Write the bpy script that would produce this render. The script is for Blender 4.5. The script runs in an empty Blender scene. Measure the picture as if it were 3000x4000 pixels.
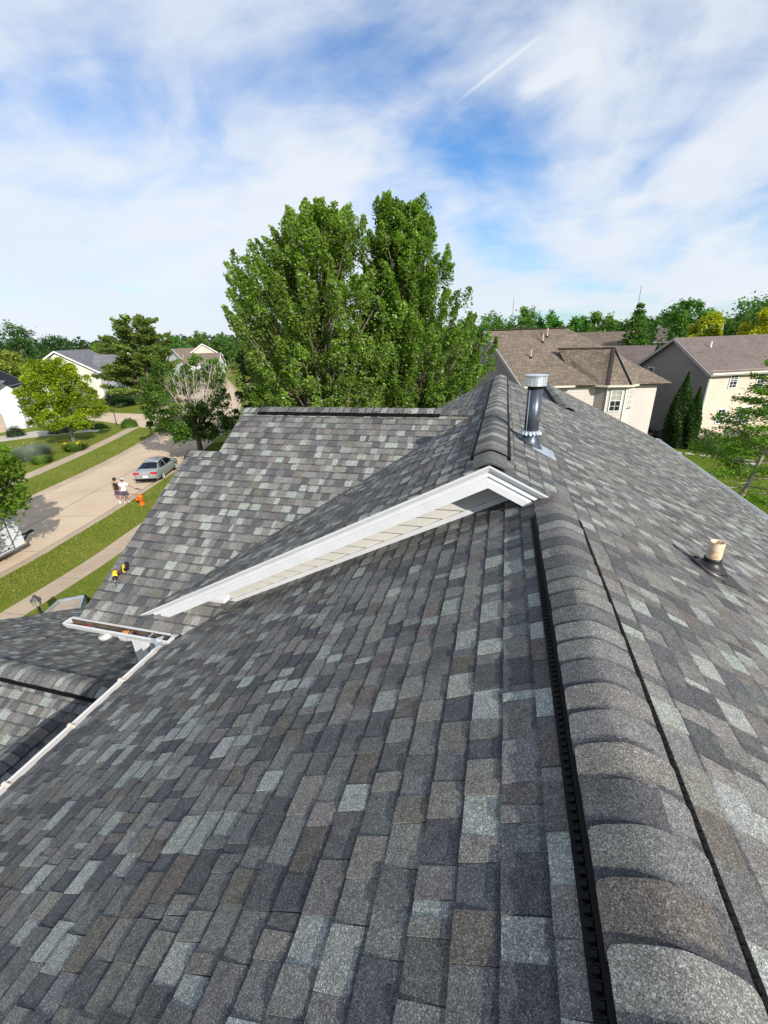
import bpy, math, random
import numpy as np
from mathutils import Matrix, Vector

# ------------------------------------------------------------------ camera, sky, sun, exposure
scene = bpy.context.scene
R_ = math.radians
cam_d = bpy.data.cameras.new("camera"); cam = bpy.data.objects.new("camera", cam_d)
scene.collection.objects.link(cam); scene.camera = cam
cam_d.sensor_fit = 'HORIZONTAL'; cam_d.sensor_width = 36.0; cam_d.lens = 19.8
cam_d.clip_start = 0.05; cam_d.clip_end = 3000
YAW, PITCH, ROLL = -0.27392, -0.39489, -0.03450
_f = np.array([math.sin(YAW)*math.cos(PITCH), math.cos(YAW)*math.cos(PITCH), math.sin(PITCH)])
_r = np.array([math.cos(YAW), -math.sin(YAW), 0.0]); _u = np.cross(_r, _f)
CR = math.cos(ROLL)*_r + math.sin(ROLL)*_u; CU = -math.sin(ROLL)*_r + math.cos(ROLL)*_u; CF = _f
CAM = np.array([0.0, 0.0, 10.0])
cam.matrix_world = Matrix(((CR[0], CU[0], -CF[0], CAM[0]), (CR[1], CU[1], -CF[1], CAM[1]), (CR[2], CU[2], -CF[2], CAM[2]), (0, 0, 0, 1)))

SUN_AZ, SUN_EL = R_(130), R_(29)          # azimuth clockwise from +Y
sdir = Vector((math.cos(SUN_EL)*math.sin(SUN_AZ), math.cos(SUN_EL)*math.cos(SUN_AZ), math.sin(SUN_EL)))
sun_d = bpy.data.lights.new("sun", 'SUN'); sun_d.energy = 4.4; sun_d.angle = R_(0.6); sun_d.color = (1.0, 0.945, 0.87)
sun = bpy.data.objects.new("sun", sun_d); scene.collection.objects.link(sun)
sun.rotation_euler = sdir.to_track_quat('Z', 'Y').to_euler()

world = bpy.data.worlds.new("World"); scene.world = world; world.use_nodes = True
def sky_nodes():
    nt = world.node_tree; N = nt.nodes; L = nt.links; N.clear()
    def n(t, **k):
        o = N.new(t)
        for a, b in k.items(): setattr(o, a, b)
        return o
    def math_(op, a, b=None, c=None, clamp=False):
        o = n('ShaderNodeMath', operation=op, use_clamp=clamp)
        for i, v in enumerate((a, b, c)):
            if v is None: continue
            if isinstance(v, (int, float)): o.inputs[i].default_value = v
            else: L.new(v, o.inputs[i])
        return o.outputs[0]
    out = n('ShaderNodeOutputWorld'); bg = n('ShaderNodeBackground'); bg.inputs['Strength'].default_value = 0.10
    sky = n('ShaderNodeTexSky', sky_type='NISHITA', sun_disc=False)
    sky.sun_elevation = SUN_EL; sky.sun_rotation = SUN_AZ
    sky.altitude = 200; sky.air_density = 1.0; sky.dust_density = 0.6; sky.ozone_density = 1.6
    tc = n('ShaderNodeTexCoord'); sep = n('ShaderNodeSeparateXYZ'); L.new(tc.outputs['Generated'], sep.inputs[0])
    zz = math_('ADD', math_('MAXIMUM', sep.outputs[2], 0.0), 0.30)
    px = math_('DIVIDE', sep.outputs[0], zz); py = math_('DIVIDE', sep.outputs[1], zz)
    com = n('ShaderNodeCombineXYZ'); L.new(px, com.inputs[0]); L.new(py, com.inputs[1])
    # torn thin cloud sheet: broad masses, finer wisps, and streaks drawn out along the wind
    mp = n('ShaderNodeMapping'); L.new(com.outputs[0], mp.inputs[0]); mp.inputs['Location'].default_value = CLOUD_OFF
    mp.inputs['Rotation'].default_value = (0, 0, R_(28)); mp.inputs['Scale'].default_value = (0.9, 1.0, 1)
    n1 = n('ShaderNodeTexNoise'); n1.inputs['Scale'].default_value = 1.25; n1.inputs['Detail'].default_value = 9; n1.inputs['Roughness'].default_value = 0.54; n1.inputs['Distortion'].default_value = 0.55
    L.new(mp.outputs[0], n1.inputs['Vector'])
    mp2 = n('ShaderNodeMapping'); L.new(com.outputs[0], mp2.inputs[0]); mp2.inputs['Rotation'].default_value = (0, 0, R_(-24)); mp2.inputs['Scale'].default_value = (0.85, 1.2, 1); mp2.inputs['Location'].default_value = (3.1, 7.7, 0)
    n2 = n('ShaderNodeTexNoise'); n2.inputs['Scale'].default_value = 3.4; n2.inputs['Detail'].default_value = 9; n2.inputs['Roughness'].default_value = 0.56; n2.inputs['Distortion'].default_value = 0.6
    L.new(mp2.outputs[0], n2.inputs['Vector'])
    v = math_('ADD', math_('MULTIPLY', n1.outputs[0], 0.76), math_('MULTIPLY', n2.outputs[0], 0.24))
    # low sky: more cloud in the line of sight, so the cover closes towards the horizon
    low = math_('SUBTRACT', 1.0, math_('MULTIPLY', sep.outputs[2], 1.5), clamp=True)
    v = math_('ADD', v, math_('MULTIPLY', math_('POWER', low, 2.0), 0.10))
    def streak(ax, ay, bx, by, w, amp):     # a drawn-out wisp of thin cloud between two points of the cloud sheet
        ln = math.hypot(bx-ax, by-ay); ux, uy = (bx-ax)/ln, (by-ay)/ln
        dx = math_('SUBTRACT', px, ax); dy = math_('SUBTRACT', py, ay)
        t = math_('ADD', math_('MULTIPLY', dx, ux), math_('MULTIPLY', dy, uy)); q = math_('ADD', math_('MULTIPLY', dx, -uy), math_('MULTIPLY', dy, ux))
        q = math_('ADD', q, math_('MULTIPLY', math_('SUBTRACT', n2.outputs[0], 0.5), w*2.2))
        a = math_('SUBTRACT', 1.0, math_('DIVIDE', math_('ABSOLUTE', q), w), clamp=True); c = math_('SUBTRACT', 1.0, math_('POWER', math_('ABSOLUTE', math_('MULTIPLY_ADD', t, 2.0/ln, -1.0)), 3.0), clamp=True)
        return math_('MULTIPLY', math_('MULTIPLY', a, c), amp)
    v = math_('ADD', v, streak(-0.163, 1.407, 0.039, 1.268, .008, .07)); v = math_('ADD', v, streak(-0.012, 1.429, 0.158, 1.342, .034, .10))
    cr = n('ShaderNodeMapRange', interpolation_type='SMOOTHSTEP'); L.new(v, cr.inputs[0])
    cr.inputs[1].default_value = 0.34; cr.inputs[2].default_value = 0.60; cr.inputs[3].default_value = 0.0; cr.inputs[4].default_value = 0.94
    # cloud brightness varies gently with thickness
    n3 = n('ShaderNodeTexNoise'); n3.inputs['Scale'].default_value = 1.1; n3.inputs['Detail'].default_value = 6; n3.inputs['Roughness'].default_value = 0.55
    L.new(mp2.outputs[0], n3.inputs['Vector'])
    cc = n('ShaderNodeMix', data_type='RGBA'); L.new(math_('MULTIPLY_ADD', n3.outputs[0], 2.2, -0.6, clamp=True), cc.inputs[0])
    cc.inputs[6].default_value = (5.6, 6.1, 6.9, 1); cc.inputs[7].default_value = (6.6, 6.85, 7.15, 1)
    mix = n('ShaderNodeMix', data_type='RGBA'); L.new(cr.outputs[0], mix.inputs[0])
    gain = n('ShaderNodeMix', data_type='RGBA', blend_type='MULTIPLY'); gain.inputs[0].default_value = 1.0
    L.new(sky.outputs[0], gain.inputs[6]); gain.inputs[7].default_value = (0.62, 0.98, 1.32, 1)
    L.new(gain.outputs[2], mix.inputs[6]); L.new(cc.outputs[2], mix.inputs[7])
    L.new(mix.outputs[2], bg.inputs[0]); L.new(bg.outputs[0], out.inputs[0])
CLOUD_OFF = (8.6, -7.5, 0.0)
sky_nodes()
vs = scene.view_settings
scene.display_settings.display_device = 'sRGB'
vs.view_transform = 'Standard'; vs.look = 'None'; vs.gamma = 1.0; vs.use_curve_mapping = False; vs.exposure = 0.45
try:
    scene.cycles.max_bounces = 6; scene.cycles.transparent_max_bounces = 8; scene.cycles.use_denoising = True
except Exception: pass

# ------------------------------------------------------------------ helpers
rnd = random.Random(7); rng = np.random.default_rng(11)
COL = scene.collection
def nrm(v): v = np.asarray(v, float); return v/np.linalg.norm(v)
def tag(o, label=None, cat=None, group=None, kind=None):
    for k, v in (("label", label), ("category", cat), ("group", group), ("kind", kind)):
        if v: o[k] = v
    return o
def link(o, parent=None):
    COL.objects.link(o)
    if parent is not None:
        o.parent = parent; o.matrix_parent_inverse = Matrix.Translation(parent_world(parent)).inverted()
    return o
def parent_world(o):
    # every empty here is a pure translation; meshes keep world coordinates at the origin
    return Vector(o["_w"]) if "_w" in o else Vector((0, 0, 0))
def empty(name, loc, label, cat, group=None):
    e = bpy.data.objects.new(name, None); e.empty_display_size = 0.2; e.location = loc; e["_w"] = list(loc)
    COL.objects.link(e); return tag(e, label, cat, group)
class MB:
    def __init__(s): s.v = []; s.f = []; s.c = []; s.uv = []; s.hasc = False; s.hasuv = False
    def add(s, vs_, fs, col=None, uvs=None):
        b = len(s.v); s.v.extend([tuple(map(float, x)) for x in vs_])
        for i, f in enumerate(fs):
            s.f.append([b+j for j in f]); s.c.append(col if col is not None else (1, 1, 1))
            s.uv.append([uvs[j] for j in f] if uvs is not None else [(0, 0)]*len(f))
        if col is not None: s.hasc = True
        if uvs is not None: s.hasuv = True
        return s
    def box(s, c, size, ax=None, col=None):
        c = np.asarray(c, float); h = np.asarray(size, float)/2
        X, Y, Z = ((1, 0, 0), (0, 1, 0), (0, 0, 1)) if ax is None else ax
        X, Y, Z = map(np.asarray, (X, Y, Z))
        vs_ = [c+X*h[0]*i+Y*h[1]*j+Z*h[2]*k for k in (-1, 1) for j in (-1, 1) for i in (-1, 1)]
        return s.add(vs_, [(0, 2, 3, 1), (4, 5, 7, 6), (0, 1, 5, 4), (2, 6, 7, 3), (0, 4, 6, 2), (1, 3, 7, 5)], col)
    def bb(s, lo, hi, col=None):
        lo = np.asarray(lo, float); hi = np.asarray(hi, float); return s.box((lo+hi)/2, hi-lo, None, col)
    def hexa(s, p, col=None):     # 8 points: bottom ring 4, top ring 4
        return s.add(p, [(3, 2, 1, 0), (4, 5, 6, 7), (0, 1, 5, 4), (1, 2, 6, 5), (2, 3, 7, 6), (3, 0, 4, 7)], col)
    def ring_loft(s, rings, cap0=True, cap1=True, col=None, closed=True):
        n = len(rings[0]); vs_ = [p for r in rings for p in r]; fs = []
        for i in range(len(rings)-1):
            for j in range(n if closed else n-1):
                a, b = i*n+j, i*n+(j+1) % n; fs.append((a, b, b+n, a+n))
        if cap0 and closed: fs.append(tuple(range(n-1, -1, -1)))
        if cap1 and closed: fs.append(tuple((len(rings)-1)*n+j for j in range(n)))
        return s.add(vs_, fs, col)
    def lathe(s, c, prof, n=16, axis=(0, 0, 1), col=None, cap0=True, cap1=True):
        c = np.asarray(c, float); ax = nrm(axis); a = nrm(np.cross(ax, (0.3, 1, 0.2))); b = np.cross(ax, a)
        rings = [[c+ax*z+(a*math.cos(t)+b*math.sin(t))*r for t in np.linspace(0, 2*math.pi, n, endpoint=False)] for r, z in prof]
        return s.ring_loft(rings, cap0, cap1, col)
    def tube(s, pts, rad, n=7, col=None):
        pts = [np.asarray(p, float) for p in pts]
        if not hasattr(rad, '__len__'): rad = [rad]*len(pts)
        rings = []; ref = None
        for i, p in enumerate(pts):
            d = nrm(pts[min(i+1, len(pts)-1)]-pts[max(i-1, 0)])
            if ref is None: ref = nrm(np.cross(d, (0.31, 0.17, 0.93) if abs(d[2]) < 0.9 else (1, 0.2, 0)))
            a = ref-d*(ref@d); a = nrm(a); b = np.cross(d, a); ref = a
            rings.append([p+(a*math.cos(t)+b*math.sin(t))*rad[i] for t in np.linspace(0, 2*math.pi, n, endpoint=False)])
        return s.ring_loft(rings, True, True, col)
    def build(s, name, mat, parent=None, smooth=False, kind=None):
        me = bpy.data.meshes.new(name); me.from_pydata(s.v, [], s.f)
        if s.hasc:
            at = me.attributes.new('Col', 'FLOAT_COLOR', 'FACE')
            at.data.foreach_set('color', np.array([(c[0], c[1], c[2], 1.0) for c in s.c], dtype=np.float32).ravel())
        if s.hasuv:
            uvl = me.uv_layers.new(name='UVMap'); uvl.data.foreach_set('uv', np.array([x for f in s.uv for x in f], dtype=np.float32).ravel())
        if smooth: me.polygons.foreach_set('use_smooth', [True]*len(me.polygons))
        me.materials.append(mat); me.update()
        o = bpy.data.objects.new(name, me); link(o, parent)
        if kind: o["kind"] = kind
        return o
def fast_quads(name, V, cols, mat, parent=None, per=4, kind=None):
    """V: (n, per, 3) array of separate faces, cols (n,3)"""
    n = V.shape[0]; me = bpy.data.meshes.new(name)
    me.vertices.add(n*per); me.vertices.foreach_set('co', V.astype(np.float32).ravel())
    me.loops.add(n*per); me.loops.foreach_set('vertex_index', np.arange(n*per, dtype=np.int32))
    me.polygons.add(n); me.polygons.foreach_set('loop_start', np.arange(0, n*per, per, dtype=np.int32))
    try: me.polygons.foreach_set('loop_total', np.full(n, per, dtype=np.int32))
    except Exception: pass
    at = me.attributes.new('Col', 'FLOAT_COLOR', 'FACE')
    at.data.foreach_set('color', np.concatenate([cols, np.ones((n, 1))], 1).astype(np.float32).ravel())
    me.materials.append(mat); me.update(); me.validate()
    o = bpy.data.objects.new(name, me); link(o, parent)
    if kind: o["kind"] = kind
    return o

# ------------------------------------------------------------------ materials
class NT:
    def __init__(s, name):
        s.m = bpy.data.materials.new(name); s.m.use_nodes = True; s.t = s.m.node_tree; s.N = s.t.nodes; s.L = s.t.links
        s.b = s.N['Principled BSDF']; s.o = s.N['Material Output']
    def n(s, t, inp=None, **k):
        o = s.N.new(t)
        for a, b in k.items(): setattr(o, a, b)
        for a, b in (inp or {}).items():
            if hasattr(b, 'links') or isinstance(b, bpy.types.NodeSocket): s.L.new(b, o.inputs[a])
            else: o.inputs[a].default_value = b
        return o
    def math(s, op, a, b=None, clamp=False):
        o = s.N.new('ShaderNodeMath'); o.operation = op; o.use_clamp = clamp
        for i, v in enumerate((a, b)):
            if v is None: continue
            if isinstance(v, (int, float)): o.inputs[i].default_value = v
            else: s.L.new(v, o.inputs[i])
        return o.outputs[0]
    def mix(s, f, a, b, mode='MIX'):
        o = s.N.new('ShaderNodeMix'); o.data_type = 'RGBA'; o.blend_type = mode
        for i, v in ((0, f), (6, a), (7, b)):
            if isinstance(v, bpy.types.NodeSocket): s.L.new(v, o.inputs[i])
            elif i == 0: o.inputs[0].default_value = v
            else: o.inputs[i].default_value = (*v, 1) if len(v) == 3 else v
        return o.outputs[2]
    def coord(s, which='Object', scale=1.0, rot=(0, 0, 0), loc=(0, 0, 0)):
        tc = s.N.new('ShaderNodeTexCoord'); mp = s.N.new('ShaderNodeMapping'); s.L.new(tc.outputs[which], mp.inputs[0])
        mp.inputs['Scale'].default_value = scale if hasattr(scale, '__len__') else (scale,)*3
        mp.inputs['Rotation'].default_value = rot; mp.inputs['Location'].default_value = loc
        return mp.outputs[0]
    def noise(s, vec, scale, detail=3, rough=0.55, dist=0.0):
        return s.n('ShaderNodeTexNoise', {'Vector': vec, 'Scale': scale, 'Detail': detail, 'Roughness': rough, 'Distortion': dist})
    def ramp(s, f, stops):
        o = s.N.new('ShaderNodeValToRGB'); s.L.new(f, o.inputs[0]); e = o.color_ramp.elements
        while len(e) < len(stops): e.new(0.5)
        for i, (p, c) in enumerate(stops): e[i].position = p; e[i].color = (*c, 1)
        return o.outputs[0]
    def maprange(s, v, a, b, c=0.0, d=1.0):
        o = s.N.new('ShaderNodeMapRange'); o.interpolation_type = 'SMOOTHSTEP'; s.L.new(v, o.inputs[0])
        for i, x in zip((1, 2, 3, 4), (a, b, c, d)): o.inputs[i].default_value = x
        return o.outputs[0]
    def bump(s, h, strength=0.3, dist=0.01, normal=None):
        o = s.N.new('ShaderNodeBump'); s.L.new(h, o.inputs['Height']); o.inputs['Strength'].default_value = strength; o.inputs['Distance'].default_value = dist
        if normal is not None: s.L.new(normal, o.inputs['Normal'])
        return o.outputs[0]
    def base(s, c):
        if isinstance(c, bpy.types.NodeSocket): s.L.new(c, s.b.inputs['Base Color'])
        else: s.b.inputs['Base Color'].default_value = (*c, 1)
    def fin(s, rough=0.7, metal=0.0, spec=0.3, normal=None):
        s.b.inputs['Roughness'].default_value = rough; s.b.inputs['Metallic'].default_value = metal
        s.b.inputs['Specular IOR Level'].default_value = spec
        if normal is not None: s.L.new(normal, s.b.inputs['Normal'])
        return s.m
def m_plain(name, col, rough=0.6, metal=0.0, spec=0.35, var=0.12, scale=14.0):
    t = NT(name); v = t.coord(); a = t.noise(v, scale, 4).outputs[0]; b = t.noise(v, scale*0.13, 3).outputs[0]
    f = t.math('ADD', t.math('MULTIPLY', a, 0.5), t.math('MULTIPLY', b, 0.5))
    lo = tuple(x*(1-var) for x in col); hi = tuple(min(1, x*(1+var)) for x in col)
    t.base(t.ramp(f, [(0.35, lo), (0.65, hi)])); return t.fin(rough, metal, spec)
def m_shingle():
    t = NT('asphalt_shingle'); at = t.n('ShaderNodeAttribute', attribute_name='Col')
    v = t.coord('Object'); uv = t.n('ShaderNodeUVMap', uv_map='UVMap'); sp = t.n('ShaderNodeSeparateXYZ', {0: uv.outputs[0]})
    vor = t.n('ShaderNodeTexVoronoi', {'Vector': v, 'Scale': 420.0}); g = t.n('ShaderNodeSeparateColor', {0: vor.outputs['Color']})
    vor2 = t.n('ShaderNodeTexVoronoi', {'Vector': v, 'Scale': 210.0}); g2 = t.n('ShaderNodeSeparateColor', {0: vor2.outputs['Color']})
    nz = t.noise(v, 22.0, 4, 0.6).outputs[0]; nb = t.noise(v, 1.1, 3).outputs[0]
    # mineral granules: dark, body and a few near-white ones
    gf = t.ramp(g.outputs[0], [(0.0, (0.42,)*3), (0.42, (0.84,)*3), (0.72, (1.08,)*3), (0.86, (1.5,)*3), (0.95, (1.9,)*3), (1.0, (2.5,)*3)])
    gf.node.color_ramp.interpolation = 'LINEAR'
    c = t.mix(1.0, at.outputs['Color'], gf, 'MULTIPLY')
    c = t.mix(0.55, c, t.ramp(g2.outputs[1], [(0.0, (0.62,)*3), (0.6, (1.0,)*3), (1.0, (1.65,)*3)]), 'MULTIPLY')
    c = t.mix(0.8, c, t.ramp(nz, [(0.25, (0.72,)*3), (0.75, (1.25,)*3)]), 'MULTIPLY')
    c = t.mix(0.6, c, t.ramp(nb, [(0.3, (0.85,)*3), (0.7, (1.13,)*3)]), 'MULTIPLY')
    # the manufacturer's band of dark granules along the head of every tab, frayed edge
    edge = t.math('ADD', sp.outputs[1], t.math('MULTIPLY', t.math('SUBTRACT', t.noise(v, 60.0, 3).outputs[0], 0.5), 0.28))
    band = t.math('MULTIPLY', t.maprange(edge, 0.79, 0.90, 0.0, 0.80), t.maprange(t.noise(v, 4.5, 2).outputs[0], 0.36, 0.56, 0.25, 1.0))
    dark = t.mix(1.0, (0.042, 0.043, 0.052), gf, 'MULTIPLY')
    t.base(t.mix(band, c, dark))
    h = t.math('ADD', t.math('MULTIPLY', g.outputs[0], 0.6), t.math('MULTIPLY', nz, 0.6))
    return t.fin(0.9, 0, 0.2, t.bump(h, 0.28, 0.003))
def m_leaf(name, tint=(1, 1, 1), trans=0.42):
    t = NT(name); at = t.n('ShaderNodeAttribute', attribute_name='Col')
    c = t.mix(1.0, at.outputs['Color'], tint, 'MULTIPLY'); t.base(c)
    t.b.inputs['Roughness'].default_value = 0.5; t.b.inputs['Specular IOR Level'].default_value = 0.35
    tr = t.n('ShaderNodeBsdfTranslucent'); t.L.new(t.mix(1.0, c, (1.25, 1.35, 0.55), 'MULTIPLY'), tr.inputs[0])
    ms = t.n('ShaderNodeMixShader', {0: trans}); t.L.new(t.b.outputs[0], ms.inputs[1]); t.L.new(tr.outputs[0], ms.inputs[2])
    t.L.new(ms.outputs[0], t.o.inputs[0]); return t.m
def m_bark(name, a, b, scale=9):
    t = NT(name); v = t.coord('Object', (1, 1, 0.25)); nz = t.noise(v, scale, 6, 0.65, 0.4).outputs[0]
    t.base(t.ramp(nz, [(0.3, a), (0.7, b)])); return t.fin(0.9, 0, 0.15, t.bump(nz, 0.8, 0.03))
def m_grass():
    t = NT('lawn_grass'); v = t.coord()
    big = t.noise(v, 0.22, 5, 0.6).outputs[0]; mid = t.noise(v, 1.7, 5, 0.65).outputs[0]; fine = t.noise(v, 26, 4, 0.7).outputs[0]
    c = t.ramp(big, [(0.30, (0.105, 0.150, 0.016)), (0.55, (0.145, 0.180, 0.020)), (0.75, (0.205, 0.200, 0.036))])
    c = t.mix(t.maprange(mid, 0.56, 0.74), c, (0.27, 0.205, 0.06))
    c = t.mix(0.85, c, t.ramp(fine, [(0.25, (0.55, 0.6, 0.5)), (0.75, (1.5, 1.42, 1.35))]), 'MULTIPLY')
    t.base(c); return t.fin(0.9, 0, 0.15, t.bump(t.math('ADD', fine, mid), 0.9, 0.05))
def m_concrete(name, a, b, scale=1.0, rough=0.85):
    t = NT(name); v = t.coord(); big = t.noise(v, 0.35*scale, 5, 0.6).outputs[0]; fine = t.noise(v, 40*scale, 4, 0.7).outputs[0]; st = t.noise(v, 1.6*scale, 6, 0.7, 0.6).outputs[0]
    c = t.ramp(big, [(0.3, a), (0.7, b)]); c = t.mix(0.5, c, t.ramp(fine, [(0.3, (0.8,)*3), (0.7, (1.18,)*3)]), 'MULTIPLY')
    c = t.mix(t.maprange(st, 0.60, 0.80, 0, 0.45), c, tuple(x*0.55 for x in a)); t.base(c)
    return t.fin(rough, 0, 0.2, t.bump(fine, 0.25, 0.01))
def m_siding(name, col):
    t = NT(name); v = t.coord(); nz = t.noise(v, 0.8, 4).outputs[0]; st = t.noise(t.coord('Object', (6, 6, 0.6)), 1.0, 4).outputs[0]
    c = t.ramp(nz, [(0.3, tuple(x*0.93 for x in col)), (0.7, tuple(min(1, x*1.05) for x in col))])
    t.base(t.mix(0.5, c, t.ramp(st, [(0.3, (0.9,)*3), (0.7, (1.06,)*3)]), 'MULTIPLY'))
    return t.fin(0.55, 0, 0.3)
def m_roof(name, cols, bw=0.30, rh=0.16):
    t = NT(name); uv = t.n('ShaderNodeUVMap', uv_map='UVMap')
    br = t.n('ShaderNodeTexBrick', {'Vector': uv.outputs[0], 'Color1': (*cols[0], 1), 'Color2': (*cols[1], 1), 'Mortar': (*cols[2], 1), 'Scale': 1.0, 'Mortar Size': 0.016, 'Mortar Smooth': 0.3, 'Bias': 0.0, 'Brick Width': bw, 'Row Height': rh}, offset=0.37, offset_frequency=3, squash=0.7, squash_frequency=5)
    v = t.coord(); nz = t.noise(v, 0.7, 5, 0.65).outputs[0]; fn = t.noise(v, 14, 4, 0.7).outputs[0]
    c = t.mix(0.8, br.outputs[0], t.ramp(nz, [(0.3, (0.78,)*3), (0.7, (1.18,)*3)]), 'MULTIPLY')
    c = t.mix(0.7, c, t.ramp(fn, [(0.3, (0.75,)*3), (0.7, (1.25,)*3)]), 'MULTIPLY'); t.base(c)
    return t.fin(0.9, 0, 0.2, t.bump(br.outputs['Fac'], -0.6, 0.02))
def m_glass(name, col=(0.02, 0.025, 0.03), rough=0.08):
    t = NT(name); t.base(col); return t.fin(rough, 0, 0.7)

M = {}
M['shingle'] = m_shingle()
M['deck'] = m_plain('roof_underlay', (0.05, 0.05, 0.055), 0.95)
M['white'] = m_plain('white_aluminium', (0.60, 0.605, 0.61), 0.42, 0, 0.45, 0.07, 5)
M['vinyl'] = m_plain('cream_vinyl', (0.50, 0.485, 0.44), 0.5, 0, 0.35, 0.04, 2)
M['gutter_in'] = m_plain('dirty_gutter', (0.11, 0.085, 0.065), 0.8, 0, 0.2, 0.5, 9)
M['dripedge'] = m_plain('cream_drip_edge', (0.66, 0.60, 0.52), 0.5, 0, 0.35, 0.06, 3)
M['black'] = m_plain('black_plastic', (0.005, 0.005, 0.0055), 0.6, 0, 0.15, 0.2, 20)
M['rubber'] = m_plain('black_rubber', (0.016, 0.016, 0.017), 0.42, 0, 0.5, 0.2, 20)
M['black_s'] = m_plain('black_satin', (0.02, 0.02, 0.022), 0.4)
def m_flue():
    t = NT('weathered_galvanised'); v = t.coord('Object', (1, 1, 0.35)); a = t.noise(v, 9, 5, 0.6, 0.6).outputs[0]; b = t.noise(v, 3.2, 4, 0.6).outputs[0]
    c = t.ramp(a, [(0.30, (0.055, 0.065, 0.08)), (0.58, (0.085, 0.10, 0.125)), (0.66, (0.30, 0.36, 0.42)), (0.8, (0.34, 0.40, 0.46))])
    c = t.mix(t.maprange(b, 0.62, 0.70, 0, 0.8), c, (0.035, 0.03, 0.03)); t.base(c); return t.fin(0.38, 0.55, 0.5)
M['flue'] = m_flue()
M['galv'] = m_plain('bright_galvanised', (0.80, 0.82, 0.86), 0.30, 0.75, 0.5, 0.08, 8)
M['flash'] = m_plain('dull_flashing', (0.42, 0.47, 0.53), 0.45, 0.5, 0.5, 0.25, 14)
def m_pvc():
    t = NT('sun_stained_pvc'); v = t.coord(); a = t.noise(v, 26, 6, 0.7, 0.5).outputs[0]; b = t.noise(v, 7, 3).outputs[0]
    c = t.ramp(t.math('ADD', t.math('MULTIPLY', a, 0.6), t.math('MULTIPLY', b, 0.4)), [(0.38, (0.42, 0.24, 0.12)), (0.50, (0.66, 0.48, 0.32)), (0.62, (0.74, 0.60, 0.44))]); t.base(c); return t.fin(0.5, 0, 0.4)
M['pvc'] = m_pvc()
M['grass'] = m_grass()
M['blade'] = m_leaf('grass_blade', (1, 1, 1), 0.25)
M['road'] = m_concrete('street_concrete', (0.50, 0.385, 0.265), (0.60, 0.475, 0.34))
M['walk'] = m_concrete('sidewalk_concrete', (0.40, 0.31, 0.225), (0.50, 0.40, 0.295), 1.6)
M['joint'] = m_plain('joint_dirt', (0.115, 0.095, 0.075), 0.95)
M['soil'] = m_plain('mulch', (0.075, 0.045, 0.035), 0.95, 0, 0.1, 0.5, 8)
M['stone'] = m_plain('pale_stone', (0.46, 0.42, 0.36), 0.8, 0, 0.2, 0.2, 8)
M['leaf'] = m_leaf('leaves')
M['bark'] = m_bark('bark_grey_brown', (0.10, 0.075, 0.055), (0.24, 0.19, 0.15))
M['bark_pale'] = m_bark('bark_pale', (0.22, 0.19, 0.16), (0.42, 0.37, 0.32))
M['glass'] = m_glass('dark_glass')
M['siding_w'] = m_siding('white_siding', (0.62, 0.62, 0.63))
M['siding_c'] = m_siding('cream_siding', (0.62, 0.58, 0.49))
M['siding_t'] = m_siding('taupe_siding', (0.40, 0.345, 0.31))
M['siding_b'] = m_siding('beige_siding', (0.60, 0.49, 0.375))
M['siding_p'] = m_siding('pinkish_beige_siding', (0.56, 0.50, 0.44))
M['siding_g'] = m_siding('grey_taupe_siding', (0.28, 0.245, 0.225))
M['roof_brown'] = m_roof('brown_shingles', ((0.24, 0.19, 0.14), (0.15, 0.122, 0.095), (0.05, 0.04, 0.035)), 0.42, 0.17)
M['roof_red'] = m_roof('reddish_shingles', ((0.195, 0.158, 0.138), (0.155, 0.126, 0.112), (0.09, 0.065, 0.06)), 0.3, 0.15)
M['roof_grey'] = m_roof('grey_shingles', ((0.20, 0.20, 0.21), (0.14, 0.14, 0.15), (0.06, 0.06, 0.065)), 0.6, 0.2)
M['roof_black'] = m_roof('black_shingles', ((0.022, 0.023, 0.030), (0.016, 0.017, 0.022), (0.01, 0.01, 0.012)), 0.4, 0.17)
M['trim_w'] = m_plain('white_trim', (0.78, 0.78, 0.77), 0.45, 0, 0.35, 0.03)
M['trim_c'] = m_plain('cream_trim', (0.74, 0.66, 0.52), 0.45, 0, 0.35, 0.03)
M['trim_g'] = m_plain('grey_trim', (0.36, 0.345, 0.335), 0.5, 0, 0.35, 0.05)
M['blind'] = m_plain('pale_blind', (0.45, 0.46, 0.36), 0.6)
M['shutter'] = m_plain('navy_shutter', (0.03, 0.045, 0.06), 0.5)
M['brick'] = m_plain('tan_brick', (0.45, 0.36, 0.27), 0.8, 0, 0.2, 0.25, 5)
# ------------------------------------------------------------------ our own house
def clip_poly(poly, planes):
    for (p, q, r) in planes:
        out = []
        for i in range(len(poly)):
            a = poly[i]; b = poly[(i+1) % len(poly)]
            da = p*a[0]+q*a[1]-r; db = p*b[0]+q*b[1]-r
            if da <= 0: out.append(a)
            if (da < 0) != (db < 0) and abs(da-db) > 1e-12 and not (da == 0 or db == 0):
                t = da/(da-db); out.append((a[0]+(b[0]-a[0])*t, a[1]+(b[1]-a[1])*t))
        poly = out
        if len(poly) < 3: return []
    return poly
PAL = {'dark': (0.074, 0.077, 0.084), 'mid': (0.150, 0.152, 0.148), 'brown': (0.122, 0.111, 0.100), 'light': (0.258, 0.280, 0.264), 'warm': (0.172, 0.169, 0.158), 'slate': (0.108, 0.111, 0.112)}
PW = (('mid', .27), ('warm', .17), ('dark', .17), ('brown', .10), ('light', .15), ('slate', .14))
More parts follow.
